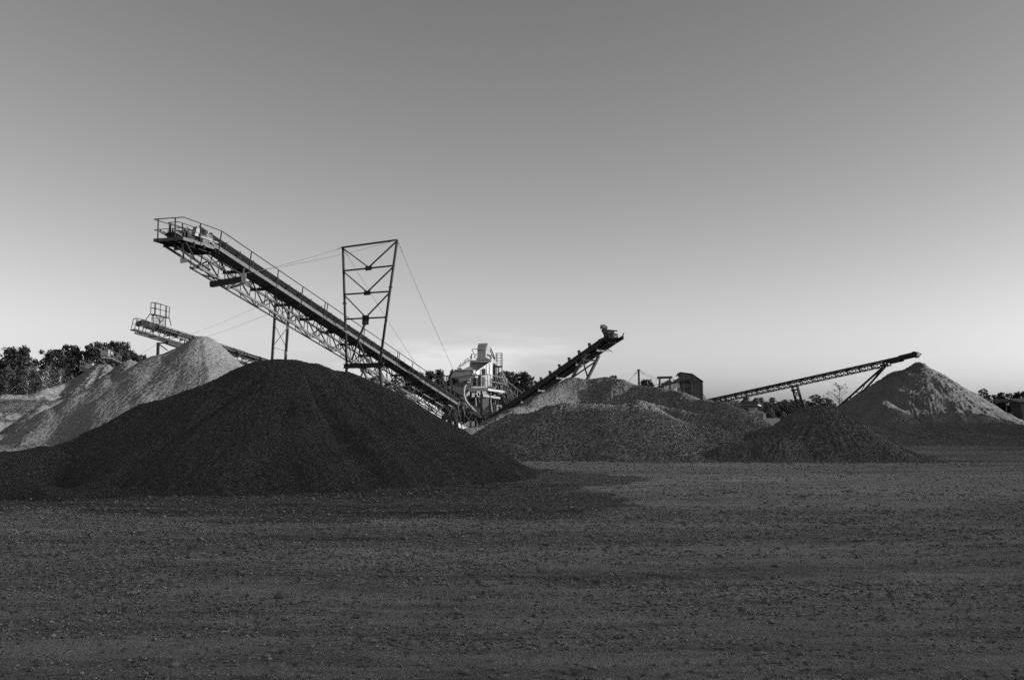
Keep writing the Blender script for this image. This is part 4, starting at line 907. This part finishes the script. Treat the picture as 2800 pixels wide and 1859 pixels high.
# side cladding facing the sun
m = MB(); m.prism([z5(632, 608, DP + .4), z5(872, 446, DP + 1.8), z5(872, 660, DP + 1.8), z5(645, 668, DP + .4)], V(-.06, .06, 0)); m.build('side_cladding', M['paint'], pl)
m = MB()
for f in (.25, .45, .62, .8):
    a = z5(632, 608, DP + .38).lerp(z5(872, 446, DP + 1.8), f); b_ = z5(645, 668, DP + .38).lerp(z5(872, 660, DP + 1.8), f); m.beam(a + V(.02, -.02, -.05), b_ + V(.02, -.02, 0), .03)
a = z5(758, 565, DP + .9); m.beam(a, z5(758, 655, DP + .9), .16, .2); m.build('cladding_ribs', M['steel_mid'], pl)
# front hopper
m = MB(); m.prism([z5(330, 583, DP - .6), z5(598, 583, DP - .6), z5(560, 690, DP - .6), z5(540, 735, DP - .6), z5(402, 735, DP - .6), z5(372, 690, DP - .6), z5(270, 685, DP - .6)], dep * 1.8); hp_ = m.build('hopper', M['paint_mid'], pl)
m = MB(); m.beam(z5(325, 581, DP - .64), z5(600, 581, DP - .64), .1, .06); m.prism([z5(600, 580, DP - .62), z5(625, 590, DP + .3), z5(625, 640, DP + .3), z5(598, 625, DP - .62)], V(-.04, 0, 0)); m.build('hopper_rim', M['paint'], pl)
m = MB(); m.prism([z5(575, 662, DP - .9), z5(600, 630, DP - .9), z5(665, 662, DP - .5)], dep * 1.2); m.build('small_gable', M['steel_mid'], pl)
# receiving bin left below hopper
m = MB(); m.prism([z5(300, 800, DP - .8), z5(360, 765, DP - .8), z5(545, 760, DP - .8), z5(470, 830, DP - .8), z5(440, 930, DP - .8), z5(400, 950, DP - .8), z5(310, 880, DP - .8)], dep * 1.4); m.build('receiving_bin', M['steel_mid'], pl)
m = MB(); m.prism([z5(300, 806, DP - .85), z5(445, 838, DP - .85), z5(430, 940, DP - .85), z5(310, 880, DP - .85)], V(0, -.04, 0)); m.build('bin_panel', M['paint_mid'], pl)
# machinery on the deck
m = MB(); m.prism([z5(578, 690, DP - .1), z5(640, 690, DP - .1), z5(640, 815, DP - .1), z5(578, 815, DP - .1)], dep * .6); m.tube(z5(690, 650, DP + .2), z5(690, 820, DP + .2), .13, n=12); m.beam(z5(672, 690, DP), z5(672, 820, DP), .12); m.build('deck_machinery', M['steel'], pl)
m = MB(); m.beam(z5(650, 700, DP - .05), z5(650, 812, DP - .05), .12, .05); m.beam(z5(738, 680, DP + .5), z5(738, 815, DP + .5), .22, .06); m.beam(z5(820, 480, DP + 6.8), z5(820, 540, DP + 6.8), .25, .3); m.beam(z5(290, 700, DP + .4), z5(290, 790, DP + .4), .05, .05); m.build('control_panel', M['paint'], pl)
# deck
d0, d1, d2 = z5(530, 846, DP - 1), z5(796, 846, DP - 1), z5(1078, 912, DP + 9.5)
zd = d1.z; d0.z = d2.z = zd; d3 = d2 + (d0 - d1)
m = MB(); m.prism([d0, d1, d2, d3], V(0, 0, -.06)); m.build('deck', M['steel'], pl)
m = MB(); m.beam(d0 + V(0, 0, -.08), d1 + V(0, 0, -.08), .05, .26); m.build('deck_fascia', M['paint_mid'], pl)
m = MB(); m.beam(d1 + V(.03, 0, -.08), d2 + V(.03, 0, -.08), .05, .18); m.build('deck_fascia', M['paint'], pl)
m = MB()
for i in range(9):
    p = d1.lerp(d2, i / 8) + V(.03, 0, 0); m.beam(p + V(0, 0, -.15), p + V(0, 0, 1.1), .05, .05)
for h in (1.1, .6): m.path([d0 + V(0, 0, h), d0.lerp(d1, .2) + V(0, 0, h)], .022); m.path([d0.lerp(d1, .75) + V(0, 0, h), d1 + V(0, 0, h), d2 + V(0, 0, h)], .025)
for f in (0, .2, .75, .88): p = d0.lerp(d1, f); m.beam(p, p + V(0, 0, 1.1), .045, .045)
m.build('deck_railing', M['galv'], pl)
# under-deck frame
m = MB(); m.beam(z5(585, 895, DP - .5), z5(730, 950, DP + .5), .1, .16); m.beam(z5(730, 945, DP), z5(975, 985, DP + 4), .1, .17); m.build('under_beam', M['galv'], pl)
for x, D in ((712, 0), (830, 1.5), (632, .4), (935, 4), (560, 4), (870, 8)):
    a = z5(x, 900, DP + D); m = MB(); m.beam(V(a.x, a.y, -.05), a + V(0, 0, .1), .15, .18); m.build('column', M['steel'], pl)
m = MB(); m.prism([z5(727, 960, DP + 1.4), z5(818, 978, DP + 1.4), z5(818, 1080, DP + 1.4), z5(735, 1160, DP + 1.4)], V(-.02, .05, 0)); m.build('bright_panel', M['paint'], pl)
m = MB(); m.beam(z5(735, 1160, DP + .5), z5(800, 1000, DP + .5), .06); m.beam(z5(845, 1020, DP), z5(870, 1210, DP - .3), .06); m.beam(z5(640, 1100, DP - .2), z5(632, 980, DP), .09); m.beam(z5(680, 960, DP - .3), z5(690, 1050, DP - .3), .06); m.beam(z5(730, 1170, DP), z5(830, 1172, DP), .04)
m.beam(z5(575, 900, DP - .6), z5(575, 975, DP - .6), .06); m.beam(z5(512, 830, DP - .6), z5(512, 900, DP - .6), .08); m.build('frame_brace', M['galv'], pl)
block('lower_housing', [(735, 1090), (930, 1080), (930, 1180), (860, 1240), (720, 1260)], DP + 2, 3.0, M['steel_mid'])
block('lower_drum', [(500, 975), (700, 965), (700, 1200), (640, 1180), (520, 1060)], DP + 2, 3.0, M['steel'])
# big bent discharge pipe
m = MB(); pts = [(486, 790), (466, 830), (458, 890), (462, 950), (480, 1010), (512, 1060), (555, 1108), (600, 1155), (655, 1210), (712, 1268)]
m.pipe([z5(x, y, DP - 1.3) for x, y in pts], .11); m.build('discharge_pipe', M['paint_mid'], pl, True)
m = MB(); m.prism([z5(560, 1075, DP - 1), z5(690, 1130, DP - 1), z5(690, 1200, DP - 1), z5(610, 1150, DP - 1)], V(0, .3, 0)); m.prism([z5(480, 975, DP - 1.2), z5(510, 985, DP - 1.2), z5(492, 1020, DP - 1.2)], V(0, .1, 0)); m.build('splash_plate', M['steel_mid'], pl)
m = MB(); m.prism([z5(545, 1170, DP - 1.1), z5(600, 1185, DP - 1.1), z5(640, 1200, DP - 1.1), z5(610, 1260, DP - 1.1), z5(585, 1285, DP - 1.1)], V(0, .25, 0)); m.build('discharge_spout', M['paint'], pl)
# thin pipes on the roof left
m = MB(); m.path([z5(655, 285, DP + 2), z5(578, 287, DP + 2), z5(580, 305, DP + 2), z5(602, 335, DP + 2), z5(598, 352, DP + 2), z5(567, 357, DP + 2), z5(567, 420, DP + 2)], .028)
m.path([z5(655, 358, DP + 2), z5(612, 358, DP + 2), z5(612, 420, DP + 2)], .026); m.path([z5(634, 360, DP + 2), z5(634, 420, DP + 2)], .026); m.path([z5(548, 392, DP + 2), z5(567, 392, DP + 2)], .03); m.build('roof_pipe', M['steel'], pl)
m = MB(); a, b_ = z5(375, 580, DP + .8), z5(575, 440, DP + 2); m.path([a + V(0, 0, .12), b_ + V(0, 0, .12)], .03)
for i in range(12):
    p = a.lerp(b_, i / 11); h = .12 + .10 * (i % 3); m.beam(p, p + V(0, 0, h + .1), .045)
m.path([z5(400, 530, DP + 1), z5(482, 470, DP + 1.6), z5(485, 430, DP + 1.6), z5(530, 415, DP + 1.8)], .022); m.build('spray_bar', M['galv'], pl)
# lift tower behind, with cage
m = MB(); D = DP + 8
for x in (920, 1003): 
    for dd_ in (0, 1.0):
        m.beam(z5(x + dd_ * 8, 340, D + dd_), z5(x + dd_ * 8, 760, D + dd_), .05, .05)
for x in (940, 985): m.beam(z5(x, 345, D), z5(x, 520, D), .035, .035)
for y in (342, 375, 410, 450, 488): m.path([z5(918, y, D), z5(1005, y, D), z5(1013, y, D + 1), z5(926, y, D + 1), z5(918, y, D)], .022)
m.build('ladder_cage', M['galv'], pl)
m = MB(); m.beam(z5(893, 460, DP + 6.5), z5(893, 820, DP + 6.5), .24, .3); m.beam(z5(955, 530, D), z5(955, 820, D), .10, .1); m.beam(z5(885, 535, D - .5), z5(1000, 535, D - .5), .1, .16)
m.tube(z5(830, 370, DP + 5), z5(830, 430, DP + 5), .17, n=12); m.path([z5(815, 250, DP + 4), z5(845, 275, DP + 4.5), z5(875, 340, DP + 5.5), z5(905, 420, DP + 6)], .05); m.path([z5(820, 262, DP + 4), z5(830, 290, DP + 4.5), z5(865, 370, DP + 5.5), z5(900, 440, DP + 6)], .04)
m.path([z5(795, 350, DP + 3), z5(810, 372, DP + 3), z5(850, 380, DP + 4)], .05); m.box(z5(845, 580, DP + 6), (.4, .3, .3)); m.box(z5(860, 560, DP + 6), (.3, .3, .5)); m.build('hoist_frame', M['steel'], pl)
m = MB()
for i in range(14):
    y = 545 + i * 19; m.beam(z5(925, y, D), z5(990, y - 8, D + .3), .05, .03)
m.build('stair_flight', M['steel_mid'], pl)
def stair(name, a, b_, wdt, mt, n=12, rail=1.0):
    m = MB(); s = V(0, wdt, 0)
    for o_ in (V(0, 0, 0), s): m.beam(a + o_, b_ + o_, .05, .18)
    for i in range(n): p = a.lerp(b_, (i + .5) / n); m.beam(p, p + s, .2, .03)
    for o_ in (V(0, -.03, 0), s):
        m.path([a + o_ + V(0, 0, rail), b_ + o_ + V(0, 0, rail)], .022); m.path([a + o_ + V(0, 0, rail * .5), b_ + o_ + V(0, 0, rail * .5)], .018)
        for f in (0, .5, 1): p = a.lerp(b_, f) + o_; m.beam(p, p + V(0, 0, rail), .04)
    return m.build(name, mt, pl)
stair('stairs', z5(1085, 905, DP + 9), z5(1195, 990, DP + 7), .7, M['galv'], 8)
stair('stairs', z5(1010, 760, DP + 8), z5(1090, 930, DP + 8), .7, M['galv'], 10)
m = MB(); 
for a, b_ in (((1005, 620), (1078, 750)), ((985, 640), (1060, 800)), ((1090, 762), (1285, 915)), ((1100, 760), (1295, 905)), ((1100, 870), (1225, 965)), ((1010, 930), (1050, 1040)), ((1030, 930), (1080, 1050)), ((1085, 940), (1085, 1010)), ((960, 1000), (940, 1100)), ((1228, 870), (1228, 960)), ((1090, 800), (1160, 925))): m.beam(z5(*a, DP + 7.6), z5(*b_, DP + 7), .05, .05)
m.build('stair_rails', M['galv'], pl)
m = MB(); m.prism([z5(1085, 925, DP + 7), z5(1175, 990, DP + 6.5), z5(1150, 1015, DP + 6.5), z5(1085, 1010, DP + 7)], V(0, .1, 0)); m.build('stair_panel', M['paint_mid'], pl)
# left access rails
m = MB()
for x in (212, 265): m.beam(z5(x, 665, DP + 1), z5(x, 900, DP + 1), .05)
for y in (668, 715, 762): m.path([z5(212, y, DP + 1), z5(265, y + 4, DP + 1)], .022)
for x in (182, 268): m.beam(z5(x, 680, DP + 2), z5(x, 850, DP + 2), .04)
m.beam(z5(60, 665, DP + 3), z5(260, 680, DP + 3), .03); m.beam(z5(60, 700, DP + 3), z5(260, 712, DP + 3), .03); m.beam(z5(285, 690, DP), z5(280, 880, DP), .1); m.beam(z5(545, 665, DP - 1), z5(545, 820, DP - 1), .05); m.beam(z5(565, 665, DP - 1), z5(565, 820, DP - 1), .05)
m.build('access_rails', M['galv'], pl)
# legs and clutter at the plant foot by the conveyor tail
for x, y0, y1 in ((175, 1230, 1450), (255, 1230, 1450), (345, 1180, 1470)):
    m = MB(); a = z5(x, y0, DP + 8); m.beam(V(a.x, a.y, -.05), a, .35, .3); m.build('concrete_leg', M['steel'], pl)
m = MB(); m.beam(z5(165, 1235, DP + 8), z5(400, 1300, DP + 8), .4, .5); m.build('foot_beam', M['steel'], pl)
m = MB()
for a, b_ in (((310, 1100), (390, 1475)), ((350, 1140), (385, 1440)), ((415, 1300), (440, 1445)), ((370, 1060), (420, 1310)), ((455, 1090), (480, 1250)), ((240, 1225), (300, 1120)), ((480, 1220), (560, 1330)), ((560, 1230), (520, 1330)), ((615, 1260), (660, 1340))): m.beam(z5(*a, DP - 1.6), z5(*b_, DP - 1.6), .075, .075)
m.build('foot_struts', M['galv'], pl)
m = MB(); g = random.Random(9)
for i in range(46):
    x = g.uniform(400, 720); y = 1180 + (x - 400) * .12 + g.uniform(0, 150); a = z5(x, y, DP - g.uniform(0, 2)); b_ = a + V(g.uniform(-.5, .5), g.uniform(-.3, .3), g.uniform(-.4, .4)); m.beam(a, b_, g.uniform(.05, .16))
m.build('foot_machinery', M['steel'], pl)
# ------------------------------------------------------------------ shed with its own little conveyor
def zs(X, Y, D): return P(1700 + X / 7.84, 980 + Y / 7.84, D)
DS = 112.0
sh = empty('sheet_metal_shed', (zs(1495, 800, DS).x, DS + 2, 0), 'tall ribbed sheet-metal shed with a sloping roof behind the broad heap', 'shed')
out = [(1255, 322), (1512, 356), (1732, 512)]
tp = [zs(x, y, DS) for x, y in out]
bs = [V(tp[2].x, DS, -.05), V(tp[0].x, DS, -.05)]
m = MB(); m.prism(tp + bs, V(.30, 3.2, 0)); m.build('wall', M['sheet'], sh)
m = MB(); off = V(0, -.12, .09)
ov = [tp[0] + V(-.25, 0, -.35), tp[0] + V(-.02, 0, .0), tp[1], tp[2] + V(.1, 0, -.06)]
for a, b_ in zip(ov[:-1], ov[1:]): m.prism([a + off, b_ + off, b_ + off + V(0, 0, .08), a + off + V(0, 0, .08)], V(.28, 3.5, 0))
m.build('roof', M['steel'], sh)
m = MB()
for y in (512, 640, 737, 830): m.beam(zs(1255, y, DS - .04), zs(1732, y, DS - .04), .05, .13)
for x in (1268, 1728): m.beam(V(zs(x, 520, DS).x, DS - .04, 0), zs(x, 520 if x > 1500 else 340, DS - .04), .12, .05)
m.build('wall_rail', M['steel'], sh)
m = MB()
for i in range(7): x = 1310 + i * 62; m.beam(V(zs(x, 520, DS).x, DS - .02, 0), zs(x, [345, 352, 358, 372, 410, 455, 500][i], DS - .02), .02, .03)
m.build('sheet_seam', M['steel'], sh)
m = MB(); k = [(1340, 500), (1420, 462), (1480, 452), (1550, 430), (1556, 450), (1520, 480), (1490, 500)]
m.path([zs(x, y, DS - .1) for x, y in k], .05); m.box(zs(1490, 490, DS - .15), (.35, .2, .35)); m.path([zs(1560, 460, DS - .1), zs(1600, 485, DS - .1)], .03); m.path([zs(1492, 520, DS - .1), zs(1492, 830, DS - .1)], .03); m.path([zs(1470, 540, DS - .1), zs(1445, 760, DS - .1)], .02); m.path([zs(1635, 595, DS - .1), zs(1665, 565, DS - .1)], .05)
m.build('wall_fitting', M['steel'], sh)
m = MB(); m.path([zs(1738, 740, DS), zs(1830, 885, DS)], .04); m.path([zs(1738, 770, DS), zs(1815, 890, DS)], .04); m.beam(zs(1745, 830, DS), zs(1775, 880, DS), .15); m.build('downpipe', M['galv'], sh)
lc = empty('belt_conveyor', (zs(1000, 600, DS - 2).x, DS - 1, 0), 'stubby dark conveyor entering the left side of the sheet-metal shed', 'conveyor')
m = MB(); a, b_ = zs(830, 650, DS - 3), zs(1250, 540, DS + 1); m.beam(a, b_, .9, .5); m.beam(zs(1170, 470, DS), zs(1240, 520, DS), .8, .6); m.build('frame', M['steel'], lc)
m = MB(); a, b_ = zs(690, 575, DS - 3.6), zs(1235, 428, DS + .8); m.path([a, b_], .03); m.path([a + V(0, 0, -.45), b_ + V(0, 0, -.45)], .025)
for i in range(7): p = a.lerp(b_, i / 6); m.beam(p, p + V(0, 0, -1.0), .05)
m.build('handrail', M['steel'], lc)
m = MB(); m.beam(zs(1050, 690, DS - 2), zs(1165, 605, DS - 2), .12, .08); m.beam(zs(1090, 700, DS - 2.2), zs(1225, 615, DS - 2.2), .10, .06); m.beam(zs(1190, 640, DS - 2), zs(1190, 740, DS - 2), .05); a = zs(1215, 640, DS - 1.5); m.beam(V(a.x, a.y, -.05), a, .25, .2); a = zs(880, 640, DS - 2); m.beam(V(a.x, a.y, -.05), a, .2, .2); m.build('chute', M['steel_mid'], lc)
m = MB(); g = random.Random(4)
for i in range(22): p = zs(860 + i * 17, 590 - i * 3.2 + g.uniform(-50, 10), DS - 2 + i * .1); m.box(p, (g.uniform(.1, .35), .3, g.uniform(.15, .5)))
m.build('idler', M['steel'], lc)
# gallows frame and stayed pole
fe = empty('portal_frame', (zs(920, 600, 104).x, 104, 0), 'dark goal-shaped steel frame left of the sheet-metal shed', 'frame')
m = MB(); m.tube(zs(760, 412, 104), zs(1084, 404, 104), .13, n=10); m.build('crossbar', M['steel'], fe)
for x in (812, 1030): a = zs(x, 412, 104); m = MB(); m.beam(V(a.x, 104, -.05), a, .17 if x < 900 else .14, .17); m.build('post', M['steel'], fe)
cable(fe, zs(765, 412, 104), zs(688, 565, 103), .0, lumps=False); cable(fe, zs(1080, 402, 104), zs(1225, 500, 108), .0, lumps=False)
po = empty('stayed_pole', (zs(362, 600, 96).x, 96, 0), 'single dark pole with stay wires rising behind the broad heap', 'pole')
a = zs(362, 245, 96); m = MB(); m.beam(V(a.x + .1, 96, -.05), a, .17, .17); m.box(a + V(0, 0, .0), (.30, .12, .1)); m.build('pole', M['steel'], po)
for y in (250, 285):
    cable(po, zs(345, y, 96), zs(130 + (y - 250) * .7, 492, 94), .0); 
cable(po, zs(382, 250, 96), zs(960, 490, 100), .1); cable(po, zs(382, 288, 96), zs(925, 500, 100), .1)
# ------------------------------------------------------------------ hopper and machinery in the gap at right
def zh(X, Y, D=120.): return P(1980 + X / 10.74, 1040 + Y / 10.74, D)
hm = empty('feed_hopper', (zh(780, 1100).x, 120, 0), 'black ribbed feed hopper on a frame above grey machinery in the gap between heaps', 'hopper')
m = MB(); m.prism([zh(495, 720), zh(495, 635), zh(530, 622), zh(935, 622), zh(972, 690), zh(972, 720)], V(.3, 2.2, 0)); m.prism([zh(500, 732), zh(972, 732), zh(970, 792), zh(515, 792)], V(.3, 2.2, 0)); m.prism([zh(440, 835), zh(715, 835), zh(700, 890), zh(460, 890)], V(.2, 1.5, 0)); m.build('hopper_body', M['rubber'], hm)
m = MB(); m.beam(zh(495, 726, 119.95), zh(975, 726, 119.95), .06, .08); m.beam(zh(515, 802, 119.95), zh(965, 798, 119.95), .05, .06); m.build('hopper_rim', M['steel_mid'], hm)
m = MB(); m.prism([zh(720, 810), zh(950, 800), zh(965, 900), zh(940, 990), zh(720, 990)], V(0, .8, 0)); m.build('machine_body', M['paint_mid'], hm)
m = MB(); m.tube(zh(735, 1070), zh(735, 1070) + V(0, .5, 0), .75 * .62, n=18); m.tube(zh(865, 1080), zh(865, 1080) + V(0, .5, 0), .7 * .62, n=18); m.build('drum', M['steel_mid'], hm)
for x in (790, 885): m = MB(); m.tube(zh(x, 845, 119.9), zh(x, 845, 119.8), .14, n=12); m.build('lamp_housing', M['paint'], hm)
m = MB(); m.beam(zh(555, 835, 119.5), zh(672, 1125, 119.5), .12, .12); m.beam(zh(450, 920, 119.4), zh(480, 1000, 119.4), .1, .1); m.beam(zh(950, 810, 119.5), zh(1000, 1200, 119.5), .12, .12); m.beam(zh(925, 930, 119.4), zh(930, 1010, 119.4), .22, .1); m.beam(zh(960, 1020, 119.4), zh(955, 1180, 119.4), .2, .1); m.beam(zh(980, 715, 120), zh(1075, 740, 121), .1, .14); m.build('frame', M['paint'], hm)
m = MB()
for x in (600, 760, 920): a = zh(x, 800, 121); m.beam(V(a.x, a.y, -.05), a, .2, .2)
m.beam(zh(1010, 760, 121), zh(1010, 900, 121), .06); m.beam(zh(1065, 745, 121), zh(1065, 870, 121), .06); m.box(zh(1030, 850, 121), (.9, .5, .35)); m.build('leg', M['steel'], hm)
cbn = empty('switch_cabinet', (zh(1055, 1100).x, 119, 0), 'white framed cabinet with a dark door beside the feed hopper', 'cabinet')
m = MB(); a = zh(1055, 905, 119); m.hexa([V(a.x + sx_ * .32, a.y + sy_ * .3 + .3, z_) for z_ in (-.05, a.z) for sx_, sy_ in ((-1, -1), (1, -1), (1, 1), (-1, 1))]); m.build('casing', M['paint'], cbn)
m = MB(); m.hexa([V(a.x + x_, a.y + y_, z_) for z_ in (.3, a.z - .3) for x_, y_ in ((-.12, -.03), (.24, -.03), (.24, .02), (-.12, .02))]); m.build('door', M['rubber'], cbn)
tk = empty('tank', (zh(1140, 1100).x, 118, 0), 'upright pale box tank with a capped bright post beside the white cabinet', 'tank')
m = MB(); a = zh(1125, 985, 118); m.box((a.x, 118.4, a.z / 2), (.62, .6, a.z + .1)); m.build('tank_body', M['paint_mid'], tk)
m = MB(); a = zh(1178, 970, 117.9); m.beam(V(a.x, a.y, -.05), a, .30, .3); m.box(a, (.5, .4, .1)); m.build('post', M['paint'], tk)
pr = empty('parapet', (zh(1400, 1150, 130).x, 130, 0), 'low white slatted parapet running right from the tank', 'parapet')
m = MB()
a, b_ = zh(1210, 1115, 130), zh(1640, 1112, 130)
for i in range(30): p = a.lerp(b_, i / 29); m.beam(V(p.x, p.y, -.02), p, .07, .05)
m.build('slats', M['galv'], pr)
m = MB(); m.beam(a, b_, .06, .05); m.build('top_rail', M['galv'], pr)
m = MB(); a = zh(1200, 1190, 122); b_ = zh(1360, 1190, 122); m.beam(V(a.x, 122, .2), V(b_.x, 122, .2), .8, .5); m.build('slab', M['paint'], pr)
# ------------------------------------------------------------------ right edge: canopy, lamp, wall
cn = empty('loading_canopy', (P(2790, 1130, 95).x, 96, 0), 'grey flat-roofed canopy on a tapered pier at the right edge', 'canopy')
m = MB(); m.prism([P(2766, 1091, 95), P(2840, 1088, 95), P(2840, 1096, 95), P(2790, 1099, 95), P(2768, 1094, 95)], V(0, 4, 0)); m.build('roof', M['steel_mid'], cn)
m = MB(); a, b_ = P(2789, 1100, 95.5), P(2840, 1100, 95.5); c, d = P(2803, 1134, 95.5), P(2835, 1134, 95.5); m.prism([a, b_, V(d.x, 95.5, -.05), V(c.x, 95.5, -.05)], V(0, 2, 0)); m.build('pier', M['steel'], cn)
lp_ = empty('street_lamp', (P(2751, 1130, 100).x, 100, 0), 'thin lamp post with a pale angled head before the right-hand trees', 'lamp')
a = P(2751, 1104, 100); m = MB(); m.tube(V(a.x, 100, -.05), a, .06, .04, n=8); m.build('post', M['steel'], lp_)
m = MB(); m.beam(a + V(-.02, 0, 0), a + V(.28, 0, -.10), .12, .07); m.build('lamp_head', M['paint'], lp_)
wl = empty('boundary_wall', (P(2780, 1130, 104).x, 104, 0), 'low grey concrete wall under the trees at the right edge', 'wall')
m = MB(); a, b_ = P(2690, 1130, 104), P(2900, 1130, 104); m.beam(V(a.x, 104, .85), V(b_.x, 104, .85), .25, 1.8); m.build('wall_panel', M['steel_mid'], wl)
